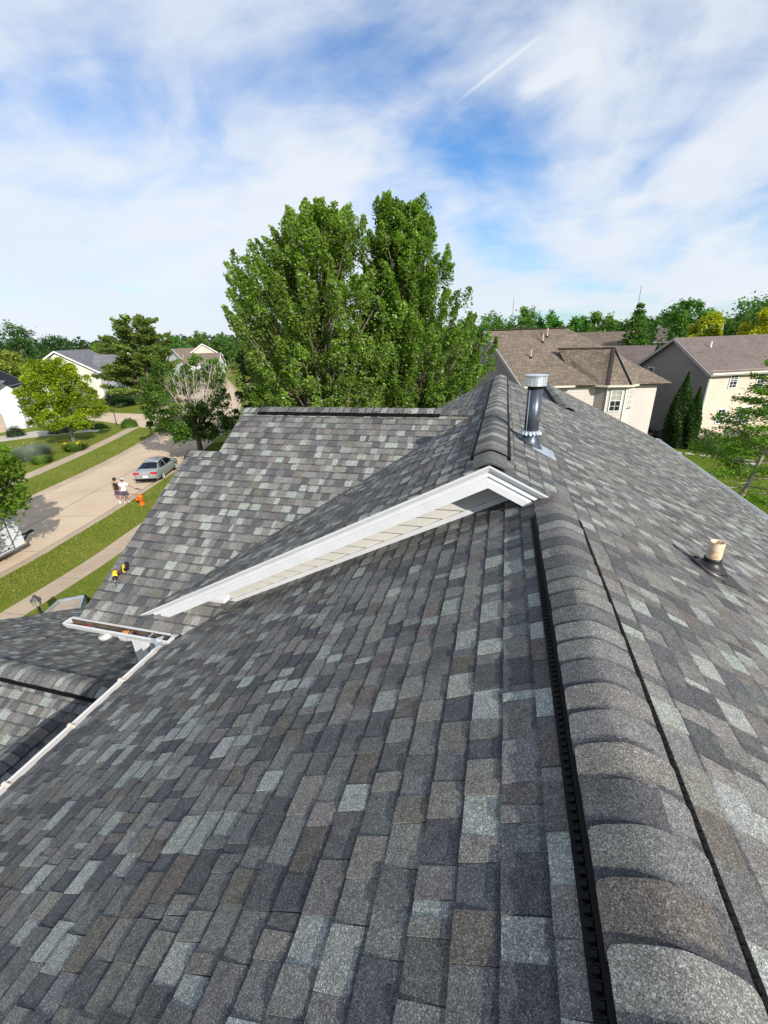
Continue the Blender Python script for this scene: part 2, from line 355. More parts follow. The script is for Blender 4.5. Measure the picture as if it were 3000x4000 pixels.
def tab_colour(r, prev=None):
    while True:
        k = r.random()
        for n, w in PW:
            if k < w: break
            k -= w
        if n != prev: break
    g = r.uniform(0.88, 1.12); c = tuple(.145*.13+.87*q for q in PAL[n]); tab_colour.last = n
    return tuple(x*w*g*r.uniform(0.975, 1.025) for x, w in zip(c, (1.035, 1.01, .965)))
EXPO = 0.143
class Piece: __slots__ = ('v', 'f', 'c', 'uv', 'area', 'slope')
def project(P):
    d = np.asarray(P, float)-CAM; z = d@CF
    return np.stack([1500+1650*(d@CR)/z, 2000-1650*(d@CU)/z], -1), z
def tab_piece(poly, frame, u0, e, hi, lo, col):
    O, A, U, N = frame; p = Piece(); n = len(poly); top = []; bot = []; uv = []
    for (a, u) in poly:
        v = (u-u0)/e; h = lo+(hi-lo)*max(0.0, 1-v); b = O+A*a+U*u
        top.append(b+N*h); bot.append(b-N*0.002); uv.append((a, v))
    p.v = top+bot; p.uv = uv+uv
    p.f = [tuple(range(n))]+[(i, i+n, (i+1) % n+n, (i+1) % n) for i in range(n)]
    p.c = col; q, z = project(top)
    if (z < 0.2).any() or q[:, 0].max() < 0 or q[:, 0].min() > 3000 or q[:, 1].max() < 0 or q[:, 1].min() > 4000: p.area = 0
    else: x, y = q[:, 0], q[:, 1]; p.area = abs(np.dot(x, np.roll(y, 1))-np.dot(y, np.roll(x, 1)))/2
    return p
def shingle_plane(frame, a0, a1, L, regions, seed, slope_id):
    """courses of laminated tabs over a plane; regions = convex clip sets in (along, up) metres"""
    r = random.Random(seed); out = []; k = 0; e = EXPO
    while k*e < L:
        u0 = k*e; a = a0-r.uniform(0, 0.3); thick = r.random() < 0.5; jog = r.uniform(-0.0015, 0.0015); prev = None
        while a < a1:
            w = r.choice((0.05, 0.08, 0.10, 0.115, 0.13, 0.145, 0.16, 0.18))*r.uniform(0.85, 1.15)
            seam = r.random() < 0.16
            hi = (0.0120 if thick else 0.0060)+r.uniform(-0.0008, 0.0012); c = tab_colour(r, prev); prev = tab_colour.last
            b = min(u0+e+0.012, L+0.0); g = 0.0016 if seam else 0.0006
            sk = r.uniform(-0.004, 0.004)
            poly = [(a+g, u0+jog+r.uniform(-0.0012, 0.0012)), (a+w-g, u0+jog+r.uniform(-0.0012, 0.0012)), (a+w-g+sk, b), (a+g+sk, b)]
            for reg in regions:
                q = clip_poly(poly, reg)
                if len(q) >= 3:
                    pc = tab_piece(q, frame, u0, e, hi, 0.0018, c); pc.slope = slope_id; out.append(pc)
            a += w; thick = not thick
        k += 1
    return out
def plane_frame(O, A, U):
    A = nrm(A); U = nrm(U); N = np.cross(A, U)
    if N[2] < 0: N = -N
    return (np.asarray(O, float), A, U, N)
house = empty('house', (0, 6, 0), 'two-storey house with blended grey laminated-shingle roofs filling the foreground', 'house')
slopes = {}
def deck(key, label, frame, polys):
    O, A, U, N = frame; mb = MB()
    for poly in polys:
        t = [O+A*a+U*u-N*0.0015 for a, u in poly]; b = [O+A*a+U*u-N*0.014 for a, u in poly]; n = len(poly)
        mb.add(t+b, [tuple(range(n)), tuple(range(2*n-1, n-1, -1))]+[(i, i+n, (i+1) % n+n, (i+1) % n) for i in range(n)])
    o = mb.build('roof_slope', M['deck'], house); o['label'] = label; slopes[key] = o; return o
HX = (1, 0, 0); HY = (0, 1, 0)
cs5 = math.sqrt(1.25); cB = math.sqrt(1+0.5145**2); cC = math.sqrt(1+0.583**2)
pieces = []
# near left slope (below the camera): eave x -3.86 z 6.501, ridge x .482 z 8.672
fAL = plane_frame((-3.86, 0, 6.501), HY, (1, 0, 0.5)); LAL = 4.342*cs5
val_A = (0.583, -0.5/cs5, 0.583*3.49-0.099+0.0)       # C plane higher beyond this valley line
val_A = (0.583, -0.5/cs5, 0.583*3.49+1.831-1.93)
AL_reg = [[(-1, 0, 2.6), (1, 0, 3.98), (0, 1, LAL-0.11), val_A]]
deck('AL', 'long left slope descending to the white eave gutter', fAL, [clip_poly([(-2.6, 0), (4.0, 0), (4.0, LAL), (-2.6, LAL)], [val_A])])
pieces += shingle_plane(fAL, -2.6, 4.0, LAL, AL_reg, 1, 'AL')
# right slope, one plane for all three ridges
fR = plane_frame((5.91, 0, 5.958), HY, (-1, 0, 0.5))
uR = lambda x: (5.91-x)*cs5
R_reg = [[(-1, 0, 2.6), (1, 0, 3.63), (0, 1, uR(.482)-0.10)], [(-1, 0, -3.63), (1, 0, 11.9), (0, 1, uR(-.061)-0.10)], [(-1, 0, -11.9), (1, 0, 18.5), (0, 1, uR(1.72)-0.10)]]
deck('R', 'broad sunlit right slope with the flue and the vent pipe', fR, [[(-2.6, 0), (3.63, 0), (3.63, uR(.482)), (-2.6, uR(.482))], [(3.63, 0), (11.9, 0), (11.9, uR(-.061)), (3.63, uR(-.061))], [(11.9, 0), (18.5, 0), (18.5, uR(1.72)), (11.9, uR(1.72))]])
pieces += shingle_plane(fR, -2.6, 18.5, uR(-.061), R_reg, 2, 'R')
# cross gable C: near slope, eave y 3.49 z 6.60, ridge y 7.266 z 8.80
fC = plane_frame((0, 3.49, 6.60), HX, (0, 1, 0.583)); LC = 3.776*cC
bl_line = (0.5145, -0.583/cC, 6.60-8.974+0.02)        # stop where the B slope is higher
C_reg = [[(-1, 0, 5.33), (1, 0, -4.73), (0, 1, 2.75*cC)], [(-1, 0, 4.73), (0, 1, 0.49*cC), (0.5, -0.583/cC, 6.60-8.431+0.02)], [(-1, 0, 4.73), (0, -1, -0.49*cC), bl_line, (0, 1, LC-0.09)]]
deck('C', 'cross-gable slope facing the camera above the short gutter', fC, [clip_poly([(-5.33, 0), (-4.73, 0), (-4.73, 2.75*cC), (-5.33, 2.75*cC)], []), clip_poly([(-4.73, 0), (0.5, 0), (0.5, 0.49*cC), (-4.73, 0.49*cC)], [(0.5, -0.583/cC, 6.60-8.431+0.02)]), clip_poly([(-4.73, 0.49*cC), (0.5, 0.49*cC), (0.5, LC), (-4.73, LC)], [bl_line])])
pieces += shingle_plane(fC, -5.33, 0.6, LC, C_reg, 3, 'C')
# B left slope: z = 8.974 + .5145 x, from the rake at y 3.63 to the far gable y 11.9
fB = plane_frame((-4.6, 0, 8.974-0.5145*4.6), HY, (1, 0, 0.5145)); LB = (4.6-0.061)*cB
zB0 = 8.974-0.5145*4.6
B_reg = [[(-1, 0, -3.63), (1, 0, 7.266), (0.583, -0.5145/cB, zB0-6.60+0.583*3.49), (0, 1, LB-0.10)], [(-1, 0, -7.266), (1, 0, 11.9), (-0.583, -0.5145/cB, zB0-8.80-0.583*7.266), (0, 1, LB-0.10)]]
deck('B', 'narrowing left slope behind the white rake board', fB, [clip_poly([(3.63, 0), (7.266, 0), (7.266, LB), (3.63, LB)], [B_reg[0][2]]), clip_poly([(7.266, 0), (11.9, 0), (11.9, LB), (7.266, LB)], [B_reg[1][2]])])
pieces += shingle_plane(fB, 3.6, 11.9, LB, B_reg, 4, 'B')
# lower roof E (ridge along X at y 3.58 z 5.2) and its small cross ridge G (along Y at x -6.0 z 5.0)
fE1 = plane_frame((0, 7.7, 5.2-0.5*4.12), HX, (0, -1, 0.5)); LE = 4.12*cs5
E1_reg = [[(-1, 0, 10.65), (1, 0, -3.45), (0, 1, LE-0.11)]]
deck('E1', 'lower roof slope falling away from the camera', fE1, [[(-10.65, 0), (-3.45, 0), (-3.45, LE), (-10.65, LE)]])
pieces += shingle_plane(fE1, -10.65, -3.45, LE, E1_reg, 5, 'E1')
fE2 = plane_frame((0, -1.0, 5.2-0.5*4.58), HX, (0, 1, 0.5)); LE2 = 4.58*cs5
zE = 5.2-0.5*4.58
E2_regs = [[(-1, 0, 10.65), (1, 0, -6.0), (0, 1, LE2-0.11), (0.5, -0.5/cs5, zE-5.0-3.0+0.02)], [(-1, 0, 6.0), (1, 0, -3.45), (0, 1, LE2-0.11), (-0.5, -0.5/cs5, zE-5.0+3.0+0.02)]]
deck('E2', 'lower roof slope facing the camera beside the eave gutter', fE2, [clip_poly([(-10.65, 0), (-6.0, 0), (-6.0, LE2), (-10.65, LE2)], [E2_regs[0][3]]), clip_poly([(-6.0, 0), (-3.45, 0), (-3.45, LE2), (-6.0, LE2)], [E2_regs[1][3]])])
pieces += shingle_plane(fE2, -10.65, -3.45, LE2, E2_regs, 6, 'E2')
zv = lambda x: 5.0
fG1 = plane_frame((-9.6, 0, 5.0-0.5*3.6), HY, (1, 0, 0.5)); LG = 3.6*cs5; zG = 5.0-1.8
G1_reg = [[(-1, 0, 1.0), (0, 1, LG-0.10), (0.5, -0.5/cs5, zG-5.2+1.79)]]
deck('G1', 'small sunlit cross-ridge slope at the frame edge', fG1, [clip_poly([(-1.0, 0), (3.2, 0), (3.2, LG), (-1.0, LG)], [G1_reg[0][2]])])
pieces += shingle_plane(fG1, -1.0, 3.2, LG, G1_reg, 7, 'G1')
fG2 = plane_frame((-3.45, 0, 5.0-0.5*2.55), HY, (-1, 0, 0.5)); LG2 = 2.55*cs5; zG2 = 5.0-0.5*2.55
G2_reg = [[(-1, 0, 1.0), (0, 1, LG2-0.10), (0.5, -0.5/cs5, zG2-5.2+1.79)]]
deck('G2', 'shaded cross-ridge slope against the house wall', fG2, [clip_poly([(-1.0, 0), (3.2, 0), (3.2, LG2), (-1.0, LG2)], [G2_reg[0][2]])])
pieces += shingle_plane(fG2, -1.0, 3.2, LG2, G2_reg, 8, 'G2')
# hidden back slopes, so the house is closed from other sides
def plain_slope(pts, label):
    mb = MB(); P = [np.asarray(p, float) for p in pts]; up = nrm(np.cross(P[1]-P[0], P[3]-P[0])); up = up if up[2] > 0 else -up
    ulen = np.linalg.norm(P[1]-P[0]); vlen = np.linalg.norm(P[3]-P[0]); uv = [(0, 0), (ulen, 0), (ulen, vlen), (0, vlen)]
    mb.add(P+[p-up*0.05 for p in P], [(0, 1, 2, 3), (7, 6, 5, 4), (0, 4, 5, 1), (1, 5, 6, 2), (2, 6, 7, 3), (3, 7, 4, 0)], None, uv+uv)
    o = mb.build('roof_slope', M['roof_grey'], house); o['label'] = label; return o
plain_slope([(-4.73, 11.04, 6.6), (-0.4, 11.04, 6.6), (-0.4, 7.27, 8.80), (-4.73, 7.27, 8.80)], 'far side of the cross gable')
plain_slope([(-5.33, 8.99, 6.6), (-4.73, 8.99, 6.6), (-4.73, 6.24, 8.203), (-5.33, 6.24, 8.203)], 'far side of the stepped gable end')
plain_slope([(-2.6, 11.9, 5.9), (-2.6, 18.5, 5.9), (1.72, 18.5, 8.05), (1.72, 11.9, 8.05)], 'hidden slope of the far ridge')
# split: the 300 tabs that show largest are pieces of their own, the rest one field per slope
order = sorted(range(len(pieces)), key=lambda i: -pieces[i].area); big = set(order[:300]); fields = {}
for i, pc in enumerate(pieces):
    if i in big:
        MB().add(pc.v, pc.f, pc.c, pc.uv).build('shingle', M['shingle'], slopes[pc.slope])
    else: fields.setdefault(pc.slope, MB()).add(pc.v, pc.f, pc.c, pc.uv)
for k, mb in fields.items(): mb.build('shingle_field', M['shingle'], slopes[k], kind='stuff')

# ridges: black vent with a toothed edge, bent cap shingles over it
def ridge(P0, P1, mL, mR, vent, caps_range=None, label=None, seed=1, w=0.152, butt=1, teeth=True, vh=0.026, lip=0.012):
    """P0->P1 horizontal ridge; mL/mR pitch to the left/right of the direction of travel"""
    r = random.Random(seed); P0 = np.asarray(P0, float); P1 = np.asarray(P1, float); D = nrm(P1-P0); S = np.cross(D, (0, 0, 1)); S = nrm(S); Lg = np.linalg.norm(P1-P0)
    def prof(s, rr): m = mR if s > 0 else mL; return -m*(math.sqrt(s*s+rr*rr)-rr)
    v0, v1 = vent
    ss = np.array([-w-lip, -w*.93, -w*.7, -w*.4, -w*.18, 0, w*.18, w*.4, w*.7, w*.93, w+lip])
    mb = MB()
    top = lambda t, s, h: P0+D*t+S*s+np.array([0, 0, prof(s, 0.03)+h])
    rings = []
    for t in (v0, v1):
        up = [top(t, s, vh-0.004) for s in ss]; dn = [top(t, s, -0.02) for s in ss[::-1]]; rings.append(up+dn)
    mb.ring_loft(rings)
    if teeth:
        t = v0
        while t < v1-0.02:
            for sg in (-1, 1):
                m = mR if sg > 0 else mL; nn = nrm(S*sg*m+np.array([0, 0, 1.0])); al = nrm(S*sg-np.array([0, 0, m]))
                c = top(t+0.008, sg*(w+.020), 0.010)
                mb.box(c, (0.013, 0.020, 0.020), (D, al, nn))
                mb.box(top(t+0.018, sg*(w+.013), 0.008), (0.004, 0.012, 0.024), (D, al, nn))
            t += 0.029
        for sg in (-1, 1):
            m = mR if sg > 0 else mL; nn = nrm(S*sg*m+np.array([0, 0, 1.0])); al = nrm(S*sg-np.array([0, 0, m]))
            mb.box(top((v0+v1)/2, sg*(w+.030), 0.009), (v1-v0, 0.020, 0.006), (D, al, nn))
    ven = mb.build('ridge_vent', M['black'], house); ven['label'] = label or 'black ridge vent under bent cap shingles'
    c0, c1 = caps_range or (0, Lg); t = c0; e = 0.135
    sc = np.array([-w, -w*.94, -w*.72, -w*.45, -w*.22, 0, w*.22, w*.45, w*.72, w*.94, w])
    while t < c1:
        base = vh if v0-0.05 <= t <= v1-0.03 else 0.008
        ln = e+0.03; c = tab_colour(r); c2 = tab_colour(r); mbc = MB(); rows = []
        ww = r.uniform(-0.004, 0.004); jz = r.uniform(0, 0.003)
        # row order: butt edge first; butt=+1 faces P1
        tb = t+e if butt > 0 else t; td = -butt
        for j, (dd, hh) in enumerate(((0.0, -0.002), (0.0, 0.0105), (0.02, 0.0098), (ln*.5, 0.005), (ln, 0.0005))):
            row = []
            for s in sc:
                back = 0.020 if abs(s) > w*.97 else 0.005 if abs(s) > w*.9 else 0.0
                d_ = (dd+back) if j < 3 else dd
                row.append(P0+D*(tb+td*d_)+S*(s+ww)+np.array([0, 0, prof(s, 0.045)+base+hh+jz]))
            rows.append(row)
        n = len(sc); vs_ = [p for q in rows for p in q]; fs = []; uv = [(float(s)+t*3.1, dd/e*1.06) for dd in (0, 0, 0.02, ln*.5, ln) for s in sc]
        for a in range(1, len(rows)-1):
            for b in range(n-1): fs.append((a*n+b, a*n+b+1, (a+1)*n+b+1, (a+1)*n+b))
        for b in (0, n-1):   # skirts on the long edges
            pass
        mbc.add(vs_, fs, c, uv); fst = [(b, b+1, n+b+1, n+b) for b in range(n-1)]
        split = r.randint(2, 8) if r.random() < 0.30 else None
        if split is not None:
            for fi in range(len(fs)):
                if fi % (n-1) >= split: mbc.c[fi] = c2
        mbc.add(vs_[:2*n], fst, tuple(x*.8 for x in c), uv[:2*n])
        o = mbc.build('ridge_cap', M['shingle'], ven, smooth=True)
        t += e
    return ven
ridge((.482, -2.6, 8.672), (.482, 3.66, 8.672), .5, .5, (0.0, 5.93), (0, 6.25), 'black toothed ridge vent under the nearest ridge caps', 21)
ridge((-.061, 3.64, 8.943), (-.061, 11.9, 8.943), .5145, .5, (.42, 8.1), (0, 8.25), 'black ridge vent on the upper ridge behind the rake', 22, butt=1, teeth=False, vh=.038, lip=.036)
ridge((1.72, 11.95, 8.053), (1.72, 18.5, 8.053), .5, .5, (.35, 6.2), (.3, 6.5), 'black ridge vent on the far lower ridge', 23, teeth=False, vh=.038, lip=.036)
ridge((-4.73, 7.266, 8.80), (-.34, 7.266, 8.80), .583, .583, (.35, 3.75), (0, 4.3), 'black ridge vent along the cross gable', 24, teeth=False, vh=.030, lip=.018)
ridge((-5.33, 6.24, 8.203), (-4.70, 6.24, 8.203), .583, .583, (0.0, 0.01), (0, .63), 'short capped ridge of the stepped gable end', 25, teeth=False)
ridge((-10.6, 3.58, 5.2), (-4.75, 3.58, 5.2), .5, .5, (.3, 5.75), (.2, 5.75), 'black ridge vent on the lower roof', 26, w=.165, butt=-1)
ridge((-6.0, -1.0, 5.0), (-6.0, 3.16, 5.0), .5, .5, (0.2, 3.2), (0, 4.15), 'black ridge vent on the small lower cross ridge', 27, w=.15)

# rake trim of gable B (faces the camera)
CP = lambda y: 6.60+0.583*(y-3.49)
def rake(prof_yd, side):
    """prof_yd: open section [(y, depth below the roof plane)]; extruded along the rake with plumb cuts"""
    mb = MB(); c = cB if side < 0 else cs5; rows = []
    for (y, d) in prof_yd:
        dz = d*c
        if side < 0: xe = max(-4.58, (CP(y)+0.012+dz-8.974)/0.5145); pts = [(-.061, y, 8.943-dz), (xe, y, 8.974+0.5145*xe-dz)]
        else: xe = min(0.47, 0.482-dz+0.02); pts = [(-.061, y, 8.943-dz), (xe, y, 8.913-0.5*xe-dz)]
        rows.append(pts)
    n = len(rows); vs_ = [p for q in rows for p in q]
    fs = [((i*2), (i*2+1), ((i+1) % n)*2+1, ((i+1) % n)*2) for i in range(n)] + [tuple(range(0, 2*n, 2)), tuple(range(2*n-1, 0, -2))]
    mb.add(vs_, fs); return mb
for side in (-1, 1):
    lab = 'long white rake board' if side < 0 else 'short white rake board right of the peak'
    o = rake([(3.70, .060), (3.664, .060), (3.650, .098), (3.662, .100), (3.668, .112), (3.668, .122), (3.652, .136), (3.652, .196), (3.70, .196)], side).build('rake_board', M['white'], house); o['label'] = lab
    rake([(3.72, .004), (3.622, .004), (3.622, .020), (3.640, .052), (3.648, .056), (3.648, .062), (3.72, .062)], side).build('drip_edge', M['white'], o)
    rake([(3.69, .186), (3.98, .186), (3.98, .192), (3.69, .192)], side).build('soffit', M['white'], o)
# gable wall: lap siding boards above the near slope
gw = MB().add([(-4.1, 4.02, 6.86), (0.24, 4.02, 8.55), (0.24, 4.02, 8.79), (-.061, 4.02, 8.94), (-4.1, 4.02, 6.87)], [(0, 1, 2, 3, 4)]).build('gable_wall', M['vinyl'], house)
k = 0; z = 6.80
while z < 8.85:
    poly = clip_poly([(-4.6, z), (0.6, z), (0.6, z+.104), (-4.6, z+.104)], [(0.5, -1, -8.431), (-0.5145, 1, 8.974-.05), (0.5, 1, 8.913-.05)])
    if len(poly) >= 3:
        n = len(poly); fr = [(x, 3.985-0.022*(1-(zz-z)/.104), zz) for x, zz in poly]; bk = [(x, 4.015, zz) for x, zz in poly]
        MB().add(fr+bk, [tuple(range(n-1, -1, -1))]+[(i, (i+1) % n, (i+1) % n+n, i+n) for i in range(n)]).build('siding_board', M['vinyl'], gw)
    z += .104
# trim where siding meets the near slope
mb = MB()
xa, xb = -3.35, .21
for (lo, hi, y0, y1) in ((.012, .070, 3.950, 3.968),):
    mb.hexa([(xa, y0, 8.431+.5*xa+lo), (xb, y0, 8.431+.5*xb+lo), (xb, y1, 8.431+.5*xb+lo), (xa, y1, 8.431+.5*xa+lo), (xa, y0, 8.431+.5*xa+hi), (xb, y0, 8.431+.5*xb+hi), (xb, y1, 8.431+.5*xb+hi), (xa, y1, 8.431+.5*xa+hi)])
mb.build('wall_trim', M['white'], gw)
MB().hexa([(-3.98, 3.90, 6.85), (-3.30, 3.90, 6.85), (-3.25, 3.975, 6.87), (-3.95, 3.975, 6.87), (-3.98, 3.90, 6.885), (-3.30, 3.90, 6.90), (-3.25, 3.975, 6.95), (-3.95, 3.975, 6.92)]).build('eave_return', M['white'], house)

# walls under the eaves
w_ = MB()
w_.bb((-3.45, -2.4, 0), (5.5, 3.95, 5.9)); w_.bb((-3.45, -2.39, 5.9), (-3.3, 3.94, 6.4)); w_.bb((-3.47, 3.95, 0), (5.5, 11.6, 5.9)); w_.bb((-2.2, 11.62, 0), (5.5, 18.2, 5.85)); w_.bb((-4.62, 3.82, 0), (-3.46, 10.7, 6.62))
wall = w_.build('wall', M['siding_w'], house)
for tri in ([(-3.4, 11.62, 5.9), (5.5, 11.62, 5.9), (-.06, 11.62, 8.85)], [(-2.2, 18.22, 5.9), (5.5, 18.22, 5.9), (1.72, 18.22, 8.0)], [(-4.63, 3.82, 6.6), (-4.63, 10.7, 6.6), (-4.63, 7.266, 8.7)], [(-5.2, 4.0, 6.6), (-5.2, 8.5, 6.6), (-5.2, 6.24, 8.1)]):
    MB().add(tri, [(0, 1, 2)]).build('gable_wall', M['siding_w'], house)
MB().bb((-5.2, 4.0, 0), (-4.61, 8.5, 6.6)).build('bump_out_wall', M['siding_w'], house)
lw = MB(); lw.bb((-10.2, -0.6, 0), (-4.7, 7.3, 3.05)); lw.build('lower_wall', M['siding_w'], house)

# gutters
def gutter(P0, P1, out, w=0.125, d=0.11, lab='', fullness=None):
    P0 = np.asarray(P0, float); P1 = np.asarray(P1, float); D = nrm(P1-P0); O = np.asarray(out, float); Z = np.array([0, 0, 1.0])
    sec = [(0, 0), (0, -d), (w*.62, -d), (w*.70, -d*.72), (w*.92, -d*.45), (w, -d*.18), (w, 0), (w-.016, 0), (w-.016, -.006), (w-.006, -.012), (w-.008, -d*.2), (w*.90, -d*.44), (w*.66, -d*.72), (w*.58, -d+.006), (.004, -d+.006), (.004, 0)]
    mb = MB(); mb.ring_loft([[P+O*a+Z*b for a, b in sec] for P in (P0, P1)], True, True)
    g = mb.build('gutter', M['white'], house); g['label'] = lab
    L = np.linalg.norm(P1-P0); li = MB(); dirty = M['gutter_in'] if 'tools' in lab else M['white']; li.ring_loft([[P+O*a+Z*b for a, b in ((.006, -.014), (.006, -d+.010), (w*.57, -d+.010), (w*.655, -d*.70), (w*.89, -d*.42), (w-.012, -.030))] for P in (P0+D*.006, P1-D*.006)], closed=False); li.build('gutter_lining', dirty, g)
    for i, P in enumerate((P0, P1)):
        MB().ring_loft([[P+D*e+O*a+Z*b for a, b in ((0, 0), (0, -d), (w*.62, -d), (w*.92, -d*.45), (w, -d*.18), (w, 0))] for e in ((-.003, .003) if True else ())]).build('end_cap', M['white'], g)
    return g, D, O, L
gA, D_, O_, LgA = gutter((-3.875, -2.6, 6.505), (-3.875, 3.36, 6.495), (-1, 0, 0), .088, .09, 'long white eave gutter beside the near slope')
gl = MB(); gl.hexa([(-3.944, -2.6, 6.486), (-3.872, -2.6, 6.502), (-3.872, 3.35, 6.492), (-3.944, 3.35, 6.476), (-3.944, -2.6, 6.490), (-3.872, -2.6, 6.508), (-3.872, 3.35, 6.498), (-3.944, 3.35, 6.480)]); gl.build('gutter_guard', M['dripedge'], gA)
for y in np.arange(-2.2, 3.2, .62):
    MB().box((-3.918, y, 6.500), (.075, .022, .012)).build('gutter_hanger', M['dripedge'], gA)
    MB().box((-3.958, y, 6.505), (.02, .03, .010)).build('gutter_clip', M['dripedge'], gA)
MB().bb((-3.872, -2.6, 6.38), (-3.845, 3.4, 6.497)).build('fascia', M['white'], house)
MB().bb((-3.85, -2.6, 6.36), (-3.45, 3.8, 6.372)).build('eave_soffit', M['white'], house)
gC, *_ = gutter((-5.46, 3.475, 6.595), (-3.80, 3.475, 6.59), (0, -1, 0), .128, .115, 'short open gutter with tools lying in it')
MB().bb((-5.46, 3.476, 6.47), (-3.86, 3.50, 6.588)).build('fascia', M['white'], house)
MB().bb((-5.3, 3.50, 6.455), (-3.5, 3.82, 6.468)).build('eave_soffit', M['white'], house)
MB().box((-4.09, 3.412, 6.586), (.016, .118, .012)).build('gutter_hanger', M['flash'], gC)
# diverter flashing at the inside corner
MB().add([(-3.97, 3.33, 6.52), (-3.92, 3.25, 6.51), (-3.84, 3.32, 6.59), (-3.89, 3.42, 6.61), (-3.98, 3.30, 6.625), (-3.95, 3.22, 6.52)], [(0, 1, 2, 3), (0, 3, 4), (1, 5, 2)]).build('corner_flashing', M['flash'], gC)
# downspout
ds = MB(); prev = None
for p0, p1 in (((-4.58, 3.42, 6.49), (-4.58, 3.44, 6.42)), ((-4.58, 3.44, 6.44), (-4.58, 3.70, 6.22)), ((-4.58, 3.70, 6.25), (-4.58, 3.70, 4.5))):
    p0 = np.array(p0); p1 = np.array(p1); D2 = nrm(p1-p0); ds.box((p0+p1)/2, (.085, .065, np.linalg.norm(p1-p0)), ((1, 0, 0), np.cross(D2, (1, 0, 0)), D2))
ds.build('downspout', M['white'], house)
MB().box((-4.58, 3.74, 5.9), (.14, .03, .03)).build('downspout_strap', M['white'], house)
# right eave gutter
gR, *_ = gutter((5.925, -2.6, 5.955), (5.925, 18.5, 5.955), (1, 0, 0), .12, .10, 'white gutter along the far right eave')
MB().bb((5.89, -2.6, 5.83), (5.922, 18.5, 5.95)).build('fascia', M['white'], house)
# far rake boards
for (x0, z0, x1, z1, y) in ((-.061, 8.943, -4.2, 6.82, 11.9), (-.061, 8.943, 1.72, 8.053, 11.9), (1.72, 8.053, 5.91, 5.958, 18.5)):
    MB().hexa([(x0, y, z0-.2), (x1, y, z1-.2), (x1, y+.03, z1-.2), (x0, y+.03, z0-.2), (x0, y, z0-.005), (x1, y, z1-.005), (x1, y+.03, z1-.005), (x0, y+.03, z0-.005)]).build('rake_board', M['white'], house)
for (xx, y0, y1, z0, z1) in ((-4.70, 6.2, 7.266, 8.165, 8.775), (-5.30, 3.53, 6.24, 6.596, 8.178)):
    MB().hexa([(xx-.02, y0, z0-.2), (xx, y0, z0-.2), (xx, y1, z1-.2), (xx-.02, y1, z1-.2), (xx-.02, y0, z0-.004), (xx, y0, z0-.004), (xx, y1, z1-.004), (xx-.02, y1, z1-.004)]).build('rake_board', M['white'], house)

# flue on the right slope
Rz = lambda x: 8.913-.5*x
fx, fy = .372, 5.36
fl = MB(); fl.lathe((fx, fy, 0), [(.084, 8.70), (.084, 9.385)], 24); flue = fl.build('flue_pipe', M['flue'], house, True); flue['label'] = 'dark weathered metal flue with a louvred cap'
MB().tube([(fx-.06, fy-.060, 8.9), (fx-.06, fy-.060, 9.37)], .004, 5).build('pipe_seam', M['flash'], flue)
MB().lathe((fx, fy, 9.395), [(.088, -.016), (.088, .014)], 24).build('pipe_band', M['black'], flue)
cap = MB(); cap.lathe((fx, fy, 9.41), [(.112, 0), (.124, .004), (.124, .012), (.112, .014), (.112, .110), (.130, .112), (.132, .121), (.0, .131)], 28); capo = cap.build('flue_cap', M['galv'], flue)
for a in range(10):
    for r in range(5):
        an0 = a*2*math.pi/10+.06; an1 = (a+1)*2*math.pi/10-.06; zt = 9.43+r*.0185
        lo = MB(); pts = []
        for an in np.linspace(an0, an1, 4):
            e = math.sin((an-an0)/(an1-an0)*math.pi)*.5+.5
            pts.append([(fx+math.cos(an)*.112, fy+math.sin(an)*.112, zt+.013), (fx+math.cos(an)*(.112+.014*e), fy+math.sin(an)*(.112+.014*e), zt), (fx+math.cos(an)*.112, fy+math.sin(an)*.112, zt)])
        lo.ring_loft(pts); lo.build('louvre', M['galv'], capo)
col = MB(); rings = []
for (rr, zz, wav) in ((.087, 8.895, 0), (.100, 8.888, .004), (.122, 8.862, .014), (.125, 8.856, .016), (.09, 8.872, .0)):
    rings.append([(fx+math.cos(t)*(rr+wav*.35*math.sin(17*t)), fy+math.sin(t)*(rr+wav*.35*math.sin(17*t)), zz+wav*.6*math.sin(17*t+.7)) for t in np.linspace(0, 2*math.pi, 68, endpoint=False)])
col.ring_loft(rings); col.build('storm_collar', M['flash'], flue)
cone = MB(); rings = []
for (rr, k) in ((.088, 1.0), (.100, .55), (.125, .16), (.150, 0.0)):
    ring = []
    for t in np.linspace(0, 2*math.pi, 28, endpoint=False):
        x = fx+math.cos(t)*rr; y = fy+math.sin(t)*rr; zb = Rz(x)+.018; ring.append((x, y, zb+(8.868-zb)*k))
    rings.append(ring)
cone.ring_loft(rings, False, False); cone.build('flashing_cone', M['flue'], flue, True)
def plate(x0, x1, y0, y1, h0, h1, name, mat, par):
    MB().hexa([(x0, y0, Rz(x0)+h0), (x1, y0, Rz(x1)+h0), (x1, y1, Rz(x1)+h0), (x0, y1, Rz(x0)+h0), (x0, y0, Rz(x0)+h1), (x1, y0, Rz(x1)+h1), (x1, y1, Rz(x1)+h1), (x0, y1, Rz(x0)+h1)]).build(name, mat, par)
plate(fx+.02, fx+.30, fy-.24, fy+.2, .010, .0155, 'flashing_plate', M['flash'], flue)
